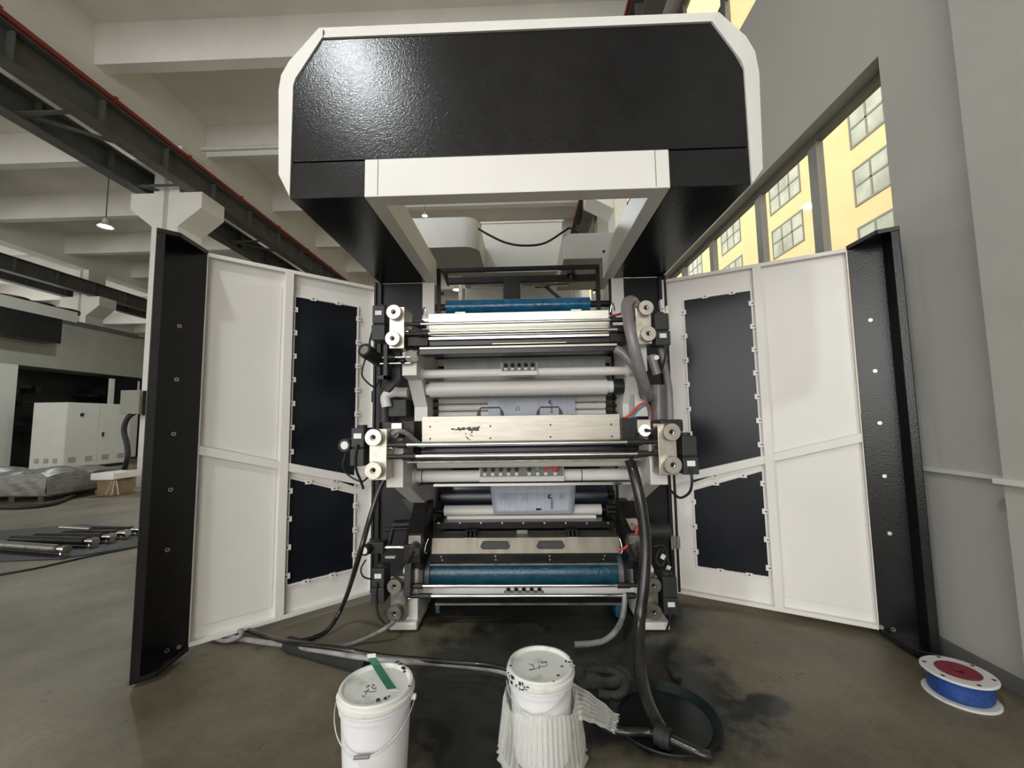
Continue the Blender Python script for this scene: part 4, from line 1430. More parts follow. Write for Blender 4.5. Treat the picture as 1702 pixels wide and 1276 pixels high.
build('panel_knob', MB().cyl(PY(1004, 418, 4.14), PY(1004, 418, 4.16), 0.016, n=12), 'plastic', PRESS)
build('dryer_duct', MB().box(PY(760, 450, 5.0).x, PY(928, 450, 5.0).x, 5.06, 6.4, PY(840, 444, 5.0).z, PY(840, 444, 5.0).z + 0.06), 'white2', PRESS)
# rear housing panels under the cross bar
for u0, u1 in ((773, 836), (866, 951)):
    build('rear_panel', MB().box(PY(u0, 490, 5.6).x, PY(u1, 490, 5.6).x, 5.6, 5.7, PY(840, 520, 5.6).z, PY(840, 477, 5.6).z), 'white2', PRESS, bev=0.01)
build('rear_panel', MB().box(PY(762, 490, 5.7).x, PY(768, 490, 5.7).x, 5.7, 5.75, 2.3, PY(765, 469, 5.7).z).box(PY(950, 490, 5.7).x, PY(956, 490, 5.7).x, 5.7, 5.75, 2.3, PY(952, 469, 5.7).z), 'white2', PRESS)
build('stop_bar', MB().box(PY(784, 501, 3.9).x, PY(938, 500, 3.9).x, 3.86, 3.9, PY(860, 502, 3.9).z - 0.01, PY(860, 500, 3.9).z), 'iron', PRESS)
build('lever_arm', MB().tube([PY(889, 476, 4.3), PY(905, 475, 4.3), PY(915, 483, 4.3), PY(932, 497, 4.3)], 0.018, n=10), 'wood', PRESS)

# printed film running through the press (its own thing)
FILM = empty('printed_film', (0.1, 3.6, 0.72))
tag(FILM, 'pale blue printed plastic film threaded over the white rollers', 'film')
xa, xb = PY(811, 670, 3.57).x, PY(956, 670, 3.57).x
za, zb = PY(860, 640, 3.57).z, PY(860, 705, 3.57).z
build('print_strip', MB().box(xa, xb, 3.572, 3.575, zb - 0.1, za), 'film_print', FILM)
xc, xd = PY(815, 806, 3.46).x, PY(957, 806, 3.46).x
zc, zd = PY(860, 800, 3.46).z, PY(860, 853, 3.46).z
strip = MB().grid(lambda s, t: V(xc + (xd - xc) * s + (0.5 - s) * 0.05 * t * t, 3.46 + 0.02 * math.sin(t * 3), zc + (zd - zc) * t - 0.0), 12, 10)
build('print_strip', strip, 'film_print', FILM, solid=0.002)
# wide clear film behind the upper pipe
zq, zr_ = PY(860, 584, 3.58).z, PY(860, 640, 3.58).z
build('clear_web', MB().box(PY(738, 600, 3.58).x, PY(1006, 600, 3.58).x, 3.58, 3.582, zr_, zq), 'film_clear', FILM)


def ink_mark(name, rects, y, m):
    k = MB()
    for u0, v0, u1, v1 in rects:
        a, b = PY(u0, v0, y), PY(u1, v1, y)
        k.box(a.x, b.x, y - 0.0012, y - 0.0002, min(a.z, b.z), max(a.z, b.z))
    return build(name, k, m, FILM)


rs = random.Random(11)
# small lines of print on the upper strip
rect = []
for k in range(9):
    u = 832 + k * 3.0
    rect.append((u, 663 + rs.random() * 2, u + 0.8, 676 + rs.random() * 8))
for u in (893, 931):
    rect.append((u, 660, u + 0.5, 688))
ink_mark('print_lines', rect, 3.571, 'print_ink2')
tri = MB()
t0 = [PY(857, 680.5, 3.5705), PY(862, 674.5, 3.5705), PY(863.5, 681.5, 3.5705)]
for i in range(3):
    tri.cyl(t0[i], t0[(i + 1) % 3], 0.0018, n=6)
build('print_triangle', tri, 'print_ink', FILM)
# curled emblem with a column of letters running down the film (upper and lower strip)
for (u, v, y, s, n) in ((916, 668, 3.571, 1.0, 5), (915, 825, 3.456, 1.15, 5)):
    e = MB()
    pts = []
    for k in range(14):
        t = k / 13 * 4.6 + 0.6
        q = PY(u + math.cos(t) * 3.0 * s, v + math.sin(t) * 2.6 * s, y)
        pts.append(V(q.x, y - 0.001, q.z))
    e.tube(pts, lambda f: 0.0015 + 0.005 * math.sin(f * 3.1), n=6, sub=2)
    build('print_emblem', e, 'print_ink', FILM)
    rect = []
    for k in range(n):
        vv = v + (5 + k * 2.9) * s
        uu = u + (2.2 if s > 1 else 1.0)
        rect.append((uu - 1.9, vv, uu + 1.9, vv + 0.8))
        rect.append((uu - 1.9, vv + 1.5, uu + 1.9, vv + 2.2) if k % 2 else (uu - 0.4, vv + 0.8, uu + 0.4, vv + 2.2))
    ink_mark('print_lettering', rect, y, 'print_ink')
rect = []
for k in range(15):
    u = 832 + k * 2.6 + (8 if k > 9 else 0)
    rect.append((u, 817 + rs.random() * 4, u + 0.6, 830 + rs.random() * 16))
for u in (893, 896):
    rect.append((u, 816, u + 0.5, 834))
for k in range(8):
    rect.append((890 + rs.random() * 9, 843 + rs.random() * 5, 891.5 + rs.random() * 9, 844 + rs.random() * 5))
for k in range(5):
    rect.append((930 + k * 1.4, 819 + rs.random() * 4, 930.6 + k * 1.4, 826 + rs.random() * 4))
ink_mark('print_lines', rect, 3.456, 'print_ink2')

# ------------------------------------------------------------------ cable and hoses
def hose(name, pts, r, m, label, cat='hose', rib=0.0, n=12, end=None):
    o = build(name, MB().tube(pts, r, n=n, rib=rib), m, at=Vector(pts[0]))
    return tag(o, label, cat)


hose('swag_cable', [PY(795, 380, 4.12), PY(812, 390, 4.12), PY(840, 403, 4.12), PY(870, 408, 4.12), PY(905, 404, 4.12), PY(938, 384, 4.12), PY(948, 379, 4.14), PY(962, 388, 4.2)], 0.011, 'rubber',
     'black cable drooping between the two white dryer housings', 'cable')
hose('suction_hose', [PY(1058, 512, 2.98), PY(1050, 500, 2.95), PY(1042, 506, 2.9), PY(1044, 530, 2.86), PY(1052, 570, 2.84), PY(1062, 610, 2.88), PY(1072, 645, 3.0), PY(1076, 660, 3.15)], 0.040, 'hose_grey',
     'thick grey hose arching over the upper right bearing block')
hose('suction_hose', [PY(1024, 580, 2.98), PY(1036, 588, 2.96), PY(1052, 606, 2.95), PY(1064, 630, 2.98), PY(1070, 658, 3.12)], 0.032, 'hose_grey',
     'shorter grey hose joining the thick hose from the upper slide bar')
hose('suction_hose', [PY(1098, 578, 3.1), PY(1103, 600, 3.1), PY(1111, 640, 3.12), PY(1114, 690, 3.14), PY(1113, 704, 3.14)], 0.024, 'hose_grey',
     'slim grey hose running down beside the right door hinge')
hose('air_hose', [PY(1032, 697, 2.86), PY(1046, 690, 2.86), PY(1062, 674, 2.9), PY(1074, 670, 2.95), PY(1080, 680, 3.0), PY(1081, 700, 3.0)], 0.009, 'red_hose',
     'red air hose looping beside the middle steel chamber', 'hose')
hose('air_hose', [PY(1032, 702, 2.86), PY(1048, 695, 2.86), PY(1062, 680, 2.9), PY(1075, 674, 2.95), PY(1079, 690, 3.0), PY(1079, 702, 3.0)], 0.008, 'blue_hose',
     'blue grey air hose beside the red loop', 'hose')
hose('air_hose', [PY(1029, 912, 3.1), PY(1036, 912, 3.08), PY(1050, 900, 3.05), PY(1058, 884, 3.04), PY(1060, 876, 3.06), PY(1063, 882, 3.08)], 0.009, 'red_hose',
     'short red air hose at the lower steel chamber', 'hose')
hose('air_hose', [PY(1014, 525, 3.04), PY(1030, 522, 3.02), PY(1042, 516, 3.0)], 0.009, 'red_rail',
     'dark red air hose beside the upper steel chamber', 'hose')
f0 = PZ(1085, 1180, 0.03)
hose('ink_hose', [PY(1046, 762, 2.72), PY(1053, 785, 2.66), PY(1062, 820, 2.62), PY(1070, 870, 2.60), PY(1073, 920, 2.58), PY(1069, 980, 2.55), PY(1063, 1030, 2.52),
                  PZ(1062, 1085, 0.22), PZ(1066, 1125, 0.15), PZ(1076, 1165, 0.10), PZ(1092, 1200, 0.065), PZ(1104, 1222, 0.06)], 0.034, 'hose_dark',
     'long ink-stained clear hose hanging from the middle deck to the floor tray')
hose('ink_hose', [PY(1038, 985, 3.05), PY(1038, 1005, 3.03), PY(1033, 1030, 3.0), PZ(1022, 1050, 0.10), PZ(1005, 1064, 0.035), PZ(985, 1069, 0.03), PZ(955, 1071, 0.03)], 0.019, 'hose_light',
     'clear hose curving from the lower deck onto the floor')
hose('ink_hose', [PY(645, 790, 2.75), PY(632, 810, 2.74), PY(615, 860, 2.70), PY(595, 930, 2.65), PZ(572, 1000, 0.2), PZ(548, 1043, 0.05), PZ(520, 1060, 0.022), PZ(490, 1066, 0.02), PZ(470, 1066, 0.02)], 0.0165, 'hose_dark',
     'dark hose falling from the middle deck past the left door')
hose('ink_hose', [PY(655, 1034, 2.97), PY(640, 1044, 2.9), PZ(618, 1056, 0.06), PZ(590, 1068, 0.022), PZ(560, 1074, 0.016), PZ(540, 1074, 0.016)], 0.014, 'hose_light',
     'thin streaked hose from the lower left handwheel to the floor')
hose('floor_hose', [PZ(330, 1050, 0.03), PZ(380, 1058, 0.03), PZ(430, 1066, 0.03), PZ(478, 1072, 0.05), PZ(540, 1082, 0.10), PZ(600, 1092, 0.10), PZ(660, 1098, 0.08), PZ(720, 1101, 0.05), PZ(790, 1108, 0.03), PZ(830, 1114, 0.03), PZ(870, 1128, 0.03)], 0.017, 'hose_light',
     'pale hose crossing the floor through the black foam sleeve')
hose('floor_hose', [PZ(400, 1040, 0.03), PZ(420, 1050, 0.05), PZ(450, 1060, 0.05), PZ(490, 1068, 0.10), PZ(560, 1077, 0.13), PZ(620, 1088, 0.10), PZ(700, 1096, 0.07), PZ(780, 1102, 0.05), PZ(830, 1108, 0.05), PZ(868, 1120, 0.05)], 0.016, 'hose_dark',
     'dark streaked hose lying over the black foam sleeve')
hose('floor_hose', [PZ(355, 1030, 0.02), PZ(395, 1046, 0.06), PZ(400, 1056, 0.06), PZ(380, 1064, 0.03), PZ(362, 1062, 0.02), PZ(345, 1052, 0.02)], 0.015, 'hose_light',
     'pale hose loop under the left door')
FS = build('foam_sleeve', MB().tube([PZ(478, 1070, 0.05), PZ(540, 1087, 0.05), PZ(610, 1107, 0.05)], 0.046, n=18), 'foam', at=PZ(478, 1070, 0.0))
tag(FS, 'black foam sleeve around the floor hoses behind the left bucket', 'pipe sleeve')

# ------------------------------------------------------------------ buckets
def arc_pts(c, r, z, a0, a1, n=10):
    return [V(c.x + r * math.cos(a0 + (a1 - a0) * k / n), c.y + r * math.sin(a0 + (a1 - a0) * k / n), z) for k in range(n + 1)]


def bucket(c, h, R, label, tilt=0.0):
    root = empty('bucket', (c.x, c.y, 0))
    tag(root, label, 'bucket')
    o = V(c.x, c.y, 0)
    rb = R * 0.80
    body = MB().lathe([(0, 0), (rb - 0.006, 0), (rb, 0.006), (R * 0.90, h - 0.075), (R * 0.945, h - 0.075), (R * 0.95, h - 0.062), (R * 0.905, h - 0.06), (R * 0.91, h - 0.03)], o, n=56)
    build('body', body, 'pail', root)
    lid = MB().lathe([(R * 0.93, h - 0.045), (R * 0.985, h - 0.045), (R, h - 0.036), (R, h - 0.024), (R * 0.965, h - 0.022), (R * 0.965, h - 0.006), (R * 0.945, h), (R * 0.88, h), (R * 0.85, h - 0.008), (R * 0.82, h - 0.013), (0, h - 0.012)], o, n=56)
    L_ = build('lid', lid, 'lid', root)
    return root, L_, o


def blot(mb, c, r, n=9, seed=1, dz=0.0004):
    rr = random.Random(seed)
    pts = [V(c.x + math.cos(2 * math.pi * k / n) * r * (0.5 + rr.random()), c.y + math.sin(2 * math.pi * k / n) * r * (0.5 + rr.random()), c.z) for k in range(n)]
    mb.prism(pts, (0, 0, dz))


bp = PZ(626, 1134, 0.40)
B1, L1, o1 = bucket(bp, 0.40, 0.157, 'white paint bucket with green tape across its closed lid')


def strokes(lid, o, h, paths, r=0.0017, m='pen'):
    k = MB()
    for path in paths:
        k.tube([V(o.x + x, o.y + y, h) for x, y in path], r, n=6, sub=4)
    return build('handwriting', k, m, lid)


zt = 0.388
strokes(L1, o1, zt, [[(-0.042, -0.004), (-0.030, 0.000), (-0.033, -0.010), (-0.040, -0.012)], [(-0.022, 0.006), (-0.010, 0.004), (-0.016, -0.010), (-0.006, -0.020), (0.004, -0.022), (0.000, -0.010)],
                     [(-0.026, -0.022), (-0.026, -0.060)], [(-0.042, -0.040), (-0.016, -0.038)], [(-0.014, -0.044), (0.002, -0.040), (0.012, -0.036)], [(-0.036, -0.066), (-0.024, -0.072)]])
tp = MB()
a0 = PZ(612, 1096, 0.405)
tp_pts = [PZ(611, 1094, 0.42), PZ(619, 1107, 0.402), PZ(632, 1128, 0.391), PZ(644, 1146, 0.391)]
dirx = V(0.037, 0.007, 0)
for i in range(3):
    p, q = tp_pts[i], tp_pts[i + 1]
    tp.hexa([p, p + dirx, q + dirx, q, p + V(0, 0, 0.001), p + dirx + V(0, 0, 0.001), q + dirx + V(0, 0, 0.001), q + V(0, 0, 0.001)])
build('tape', tp, 'tape_green', L1)['label'] = 'green tape strip'
p, q = PZ(610, 1087, 0.44), tp_pts[0]
te = MB().hexa([q, q + dirx, p + dirx, p, q + V(0, 0.001, 0), q + dirx + V(0, 0.001, 0), p + dirx + V(0, 0.001, 0), p + V(0, 0.001, 0)])
q = tp_pts[-1]
p2 = PZ(648, 1151, 0.391)
te.hexa([q, q + dirx, p2 + dirx, p2, q + V(0, 0, 0.001), q + dirx + V(0, 0, 0.001), p2 + dirx + V(0, 0, 0.001), p2 + V(0, 0, 0.001)])
build('tape_end', te, 'label', L1)
sm = MB()
for k, (u, v, r) in enumerate(((667, 1103, 0.010), (671, 1110, 0.012), (660, 1100, 0.009), (628, 1163, 0.010), (640, 1160, 0.010), (647, 1157, 0.006), (680, 1140, 0.006), (672, 1116, 0.008), (576, 1121, 0.004))):
    blot(sm, PZ(u, v, 0.4005), r, 9, k + 3)
build('ink_spatter', sm, 'smear', L1)
# bail handle hanging on the camera side
hz = 0.345
sag = MB()
pts = []
for k in range(25):
    t = k / 24
    a = math.pi * (1 + t)
    ang = math.radians(-70)
    x = 0.165 * math.cos(a)
    d = 0.155 * -math.sin(a)
    pts.append(V(o1.x + x, o1.y - 0.165 * -math.sin(a) * 0.94 - 0.0, hz - 0.125 * max(0.0, -math.sin(a)) ** 1.2))
sag.tube(pts, 0.0024, n=8, sub=1)
HB = build('bail_handle', sag, 'wire', B1)
gp = MB().cyl(pts[12] + V(-0.03, 0, 0), pts[12] + V(0.03, 0, 0.004), 0.007, n=12)
build('grip', gp, 'hose_grey', HB)
ear = MB()
for sx in (-1, 1):
    ear.cyl((o1.x + sx * 0.15, o1.y, hz), (o1.x + sx * 0.168, o1.y, hz), 0.012, n=14)
build('handle_ear', ear, 'pail', B1)

bp = PZ(898, 1101, 0.385)
B2, L2, o2 = bucket(bp, 0.385, 0.156, 'white ink-spotted bucket standing inside an air cushion wrap')
zt = 0.373
strokes(L2, o2, zt, [[(-0.006, 0.022), (-0.004, 0.036)], [(0.008, 0.028), (0.004, 0.022), (0.010, 0.016), (0.016, 0.022), (0.012, 0.032), (0.006, 0.028)],
                     [(0.028, 0.024), (0.020, 0.020), (0.022, 0.030), (0.030, 0.028), (0.030, 0.004)],
                     [(-0.05, 0.012), (-0.03, -0.010), (-0.04, -0.034), (-0.052, -0.032), (-0.03, -0.030), (0.0, -0.012), (0.03, -0.004)], [(-0.004, 0.004), (-0.006, -0.03)],
                     [(-0.034, 0.012), (-0.034, -0.004)]], 0.0015)
sm = MB()
for k, (u, v, r) in enumerate(((888, 1070, 0.006), (903, 1070, 0.004), (852, 1082, 0.005), (848, 1106, 0.007), (941, 1098, 0.008), (949, 1094, 0.008), (934, 1107, 0.006), (928, 1122, 0.006), (845, 1118, 0.006), (920, 1132, 0.005), (947, 1100, 0.007))):
    blot(sm, PZ(u, v, 0.3855 if k not in (4, 6) else 0.374), r, 8, k + 20)
build('ink_spatter', sm, 'smear', L2)
sm = MB()
blot(sm, PZ(950, 1106, 0.3855), 0.014, 10, 77)
build('ink_stain', sm, 'smear_green', L2)['label'] = 'pale green ink stain'
sd = MB()
rs = random.Random(5)
for k in range(16):
    a = math.radians(205 + rs.random() * 45)
    z = 0.345 + rs.random() * 0.03
    rr = 0.1555
    sd.cbox((o2.x + rr * math.cos(a), o2.y + rr * math.sin(a), z), 0.002, 0.004 + rs.random() * 0.01, 0.003 + rs.random() * 0.012, Matrix.Rotation(a, 3, 'Z'))
build('ink_spatter', sd, 'smear', L2)
pts = []
for k in range(19):
    t = k / 18
    a = math.radians(190) + math.radians(125) * t
    pts.append(V(o2.x + 0.158 * math.cos(a), o2.y + 0.158 * math.sin(a), 0.325 - 0.075 * math.sin(t * math.pi)))
build('bail_handle', MB().tube(pts, 0.0024, n=8, sub=1), 'wire', B2)

# air column wrap round the second bucket
WR = empty('air_cushion_wrap', (o2.x, o2.y, 0))
tag(WR, 'clear ribbed air cushion wrap around the foot of the second bucket', 'packaging wrap')
NC = 40


def skirt(s, t):
    a = math.radians(-245) + math.radians(312) * s
    rib = abs(math.sin(s * NC * math.pi))
    top = 0.252 + 0.014 * math.sin(3 * a + 0.6) + 0.006 * math.sin(11 * a)
    z = 0.002 + (top - 0.002) * t
    r0 = 0.160 + 0.026 * (1 - t) ** 1.3 + 0.010 * math.sin(2 * a + 1) * (1 - t) + 0.005 * math.sin(7 * a)
    pinch = min(1.0, 7 * t + 0.1, 7 * (1 - t) + 0.1)
    r = r0 + 0.009 * rib * pinch
    return V(o2.x + r * math.cos(a), o2.y + r * math.sin(a), z)


build('wrap_skirt', MB().grid(skirt, NC * 8, 22), 'wrap', WR, solid=0.002)
for k in range(1):
    zz = 0.03
    ru = MB().grid(lambda s_, t_: V(o2.x + (0.184 - 0.03 * k + 0.016 * t_ + 0.007 * math.sin(s_ * 97 + 3 * math.sin(s_ * 31)) * t_) * math.cos(-4.2 + 5.3 * s_),
                                    o2.y + (0.184 - 0.03 * k + 0.016 * t_ + 0.007 * math.sin(s_ * 97 + 3 * math.sin(s_ * 31)) * t_) * math.sin(-4.2 + 5.3 * s_), zz + (0.022 * t_ if k else -0.024 * t_)), 220, 3)
    build('wrap_seam', ru, 'wrap', WR, solid=0.0015)
fA, fB = PZ(948, 1132, 0.27), PZ(962, 1196, 0.20)
fC, fD = PZ(1021, 1184, 0.13), PZ(1012, 1214, 0.10)


def flap(s, t):
    p = (fA * (1 - s) + fB * s) * (1 - t) + (fC * (1 - s) + fD * s) * t
    rib = abs(math.sin(s * 7 * math.pi))
    z = 0.016 * rib * min(1, 5 * (1 - t) + 0.1, 5 * t + 0.2) + 0.012 * math.sin(t * math.pi) + 0.004 * math.sin(17 * t + 5 * s)
    return p + V(-0.2 * z, -0.5 * z, z)


build('wrap_flap', MB().grid(flap, 70, 20), 'wrap', WR, solid=0.002)
fl = MB().grid(lambda s_, t_: fC * (1 - s_) + fD * s_ + V(0.022 * t_ + 0.006 * math.sin(60 * s_) * t_, 0, -0.012 * t_ + 0.008 * math.sin(45 * s_) * t_), 40, 3)
build('wrap_seam', fl, 'wrap', WR, solid=0.0015)

# ------------------------------------------------------------------ floor items round the buckets
c = PZ(1103, 1197, 0.0)
tr = MB().lathe([(0, 0.002), (0.22, 0.002), (0.255, 0.030), (0.262, 0.036), (0.266, 0.030), (0.228, 0.0), (0, 0.0)], c, n=56)
TR = build('drip_tray', tr, 'tray_green', at=c)
tag(TR, 'round dark green drip tray under the hose end', 'tray')
build('ink_pool', MB().lathe([(0, 0.006), (0.222, 0.006)], c, n=48), 'ink_pool', TR)
p = PZ(1104, 1224, 0.06)
hc = MB().cyl(p + V(-0.03, 0.02, 0), p + V(0.025, -0.02, 0), 0.042, n=20).cyl(p + V(-0.012, 0.008, 0), p + V(0.008, -0.006, 0), 0.047, n=20)
HC = build('hose_coupling', hc, 'rubber', at=(p.x, p.y, 0.0))
tag(HC, 'black hose coupling lying on the green tray', 'coupling')
hose('drain_hose', [PZ(1110, 1226, 0.06), PZ(1140, 1240, 0.055), PZ(1165, 1252, 0.05), PZ(1180, 1256, 0.045)], 0.020, 'hose_dark', 'dark hose stub pointing from the coupling across the tray rim')
hose('drain_hose', [PZ(1095, 1222, 0.05), PZ(1075, 1216, 0.045), PZ(1040, 1216, 0.045), PZ(1010, 1210, 0.04), PZ(990, 1200, 0.03)], 0.018, 'hose_dark', 'dark hose curving from the coupling towards the ribbed wrap')
pb = PZ(1110, 1185, 0.02)
# rag
rc = PZ(1005, 1128, 0.0)


def rag(s, t):
    x = (s - 0.5) * 0.34
    y = (t - 0.5) * 0.20
    z = 0.012 + 0.045 * abs(math.sin(3.1 * t + 1.5 * s)) * (1 - (2 * s - 1) ** 4) + 0.018 * math.sin(9 * t + 4 * s) + 0.012 * math.sin(13 * s - 5 * t) + 0.02 * max(0, 1 - ((s - 0.8) ** 2 + (t - 0.4) ** 2) * 14)
    e = min(1, 8 * s, 8 * (1 - s), 8 * t, 8 * (1 - t))
    return V(rc.x + x - 0.12 * (t - 0.5) * 0.4, rc.y + y, 0.004 + max(0.0, z) * e)


RG = build('rag', MB().grid(rag, 44, 30), 'rag', at=rc, solid=0.006)
tag(RG, 'crumpled dark rag on the floor behind the wrapped bucket', 'rag')
rl = MB().tube([PZ(975, 1118, 0.05), PZ(1000, 1112, 0.06), PZ(1030, 1120, 0.055), PZ(1040, 1140, 0.04), PZ(1024, 1155, 0.03), PZ(995, 1152, 0.03)], 0.022, n=10)
build('rag_fold', rl, 'rag', RG)
# small dark scrap on the floor
sp = PZ(1118, 1122, 0.0)
SCR = build('rubber_scrap', MB().tube([PZ(1106, 1108, 0.01), PZ(1114, 1114, 0.012), PZ(1120, 1125, 0.012), PZ(1130, 1131, 0.012)], lambda f: 0.004 + 0.012 * f, n=8), 'rubber', at=sp)
tag(SCR, 'small dark scrap on the floor right of the hanging hose', 'scrap')

# ------------------------------------------------------------------ filament spool by the wall
sc_ = PZ(1592, 1114, 0.128)
so = V(sc_.x, sc_.y, 0)
SR = 0.150
SP = empty('cable_spool', so)
tag(SP, 'white reel of blue filament with red core by the wall', 'spool')


def flange(z, holes):
    f = MB().lathe([(0.03, z + 0.010), (0.095, z + 0.012), (SR - 0.006, z + 0.012), (SR, z + 0.008), (SR, z + 0.002), (SR - 0.006, z), (0.03, z), (0.03, z + 0.010)], so, n=56)
    o = build('flange', f, 'spool_white', SP)
    if holes:
        for k in range(6):
            a = math.radians(20 + 60 * k)
            q = so + V(math.cos(a) * 0.128, math.sin(a) * 0.128, z + 0.0122)
            build('flange_hole', MB().cyl(q, q + V(0, 0, 0.0008), 0.009, n=14), 'plastic', o)
    return o


flange(0.0, False)
FT = flange(0.116, True)
build('winding', MB().lathe([(0.118, 0.013), (0.128, 0.03), (0.13, 0.06), (0.129, 0.09), (0.12, 0.115)], so, n=56), 'spool_blue', SP)['label'] = 'blue filament winding'
build('core', MB().lathe([(0.092, 0.129), (0.088, 0.131), (0.03, 0.126), (0.026, 0.128), (0.024, 0.10), (0, 0.10)], so, n=40), 'spool_red', SP)['label'] = 'red core disc'

# ------------------------------------------------------------------ second press line and things at the left
X2 = -17.6


def P2(u, v):
    return PX(u, v, X2)


ya, yb2 = PX(-60, 700, X2).y, PX(262, 700, X2).y
zt_l = PX(175, 552, X2).z
zb_l = PX(175, 622, X2).z
S2 = empty('printing_press', (X2 - 1.5, 14.0, 0))
tag(S2, 'grey second press line with dark open side beyond the column', 'printing press')
ytop = PX(104, 540, X2).y
hs = MB().box(X2 - 3, X2, ytop, 24, zb_l, zt_l).box(X2 - 3, X2, ya, ytop, zb_l, PX(60, 566, X2).z)
build('housing', hs, 'machine_grey', S2, bev=0.02)
in_ = MB().box(X2 - 3, X2 - 1.2, ya, 24, 0.1, zb_l)
build('dark_backing', in_, 'black_flat', S2)  # black block filling the depth of the open side
rs = random.Random(21)
for k in range(26):
    y = ya + 1.0 + rs.random() * 5.5
    z = 0.8 + rs.random() * (zb_l - 1.4)
    build('mechanism', MB().box(X2 - 1.2, X2 - 0.7 + rs.random() * 0.3, y, y + 0.15 + rs.random() * 0.6, z, z + 0.05 + rs.random() * 0.25), 'iron', S2)
p0, p1 = P2(1, 690), P2(21, 690)
build('door_post', MB().box(X2 - 0.3, X2 + 0.06, p0.y - 0.4, p1.y, 0.1, zb_l), 'cabinet', S2, bev=0.01)
p0, p1 = P2(183, 650), P2(232, 650)
dp = MB().box(X2 - 0.1, X2 + 0.0, p0.y, p1.y, 0.1, zb_l - 0.15)
build('door', dp, 'white2', S2, bev=0.01)
p0, p1 = P2(190, 650), P2(227, 650)
build('door_window', MB().box(X2 + 0.0, X2 + 0.02, p0.y, p1.y, PX(205, 672, X2).z, PX(205, 628, X2).z), 'window_black', S2)
yh0, yh1 = PX(-80, 540, X2 + 0.6).y, PX(104, 540, X2 + 0.6).y
build('hood', MB().box(X2 - 1.2, X2 + 0.6, yh0, yh1, PX(60, 564, X2 + 0.6).z, PX(60, 521, X2 + 0.6).z), 'black', S2, bev=0.02)
yv0, yv1 = PX(-60, 520, X2).y, PX(130, 520, X2).y
build('fan_box', MB().box(X2 - 1.6, X2, yv0, yv1, PX(60, 522, X2).z, PX(60, 507, X2).z + 0.1), 'cabinet', S2, bev=0.02)
fz = PX(60, 507, X2).z + 0.1
for k in range(3):
    yy = PX(20 + 45 * k, 505, X2 - 0.5).y
    build('fan_ring', MB().cyl((X2 - 0.7, yy, fz), (X2 - 0.7, yy, fz + 0.12), 0.55, n=28), 'iron', S2)
yq = PX(105, 540, X2).y
build('cable_tray', MB().box(X2 - 0.5, X2 - 0.05, yq, yq + 3.2, zt_l, zt_l + 0.22).box(X2 - 0.3, X2 - 0.1, yq - 0.15, yq + 0.2, zt_l + 0.1, zt_l + 0.35), 'girder', S2, bev=0.02)
build('rail', MB().box(X2 - 0.06, X2 + 0.0, yq + 3.2, 24, zt_l + 0.05, zt_l + 0.12), 'chrome', S2)

# sprinkler drop pipe
pp = PZ(140, 424, Z_SLAB)
tag(build('drop_pipe', MB().cyl((pp.x, pp.y, 3.0), (pp.x, pp.y, Z_SLAB), 0.05, n=10), 'red_rail', at=(pp.x, pp.y, 3)), 'thin red drop pipe hanging in front of the far column', 'pipe')

# electrical cabinet
cb = PZ(104, 779, 0.1)
yc0 = cb.y
xc0 = cb.x
xl_ = PY(54, 700, yc0).x
y_end = PX(217, 700, xc0).y
ztc = PX(105, 668, xc0).z
CB = empty('electrical_cabinet', (xc0, yc0, 0))
tag(CB, 'pale two door electrical cabinet standing by the second press', 'cabinet')
build('body', MB().box(xl_, xc0 - 0.02, yc0, y_end, 0.1, ztc), 'cabinet', CB, bev=0.01)
build('plinth', MB().box(xl_ + 0.03, xc0 - 0.05, yc0 + 0.03, y_end - 0.03, 0.0, 0.1), 'iron', CB)
ym = PX(166, 700, xc0).y
for y0, y1 in ((yc0 + 0.01, ym - 0.01), (ym + 0.01, y_end - 0.01)):
    dd = build('door', MB().box(xc0 - 0.02, xc0, y0, y1, 0.12, ztc - 0.01), 'cabinet', CB, bev=0.006)
    for t in (0.12, 0.62):
        yy = y0 + (y1 - y0) * t
        build('vent_grille', MB().box(xc0, xc0 + 0.006, yy, yy + (y1 - y0) * 0.22, 0.28, 0.46), 'machine_grey', dd)
build('handle', MB().box(xc0, xc0 + 0.03, ym + 0.1, ym + 0.16, PX(170, 725, xc0).z, PX(170, 718, xc0).z), 'plastic', CB)
yk = PX(136, 689, xc0).y
build('key_switch', MB().cyl((xc0 - 0.01, yk, PX(136, 689, xc0).z), (xc0 + 0.03, yk, PX(136, 689, xc0).z), 0.06, n=14), 'plastic', CB)
for k in range(3):
    xx = xl_ + (xc0 - xl_) * (0.15 + 0.27 * k)
    build('vent_grille', MB().box(xx, xx + (xc0 - xl_) * 0.14, yc0 - 0.005, yc0, 0.28, 0.44), 'machine_grey', CB)

# terminal box on a hose arm beside the column
yt = 9.6
a, b = PY(198, 688, yt), PY(232, 648, yt)
OB = empty('control_box', ((a.x + b.x) / 2, yt, 0))
tag(OB, 'flat grey control box on the side of the near column', 'control box')
build('body', MB().box(a.x, b.x, yt, yt + 0.5, a.z, b.z), 'machine_grey', OB, bev=0.01)
build('mount_plate', MB().box(b.x, PY(243, 660, yt).x, yt + 0.1, yt + 0.4, PY(240, 690, yt).z, PY(240, 649, yt).z), 'iron', OB)
hose('control_hose', [PY(226, 684, yt + 0.1), PY(212, 695, yt), PY(206, 715, yt), PY(211, 738, yt), PY(212, 760, yt), PY(206, 782, yt + 0.2)], 0.055, 'rubber',
     'thick black hose hanging below the grey control box')

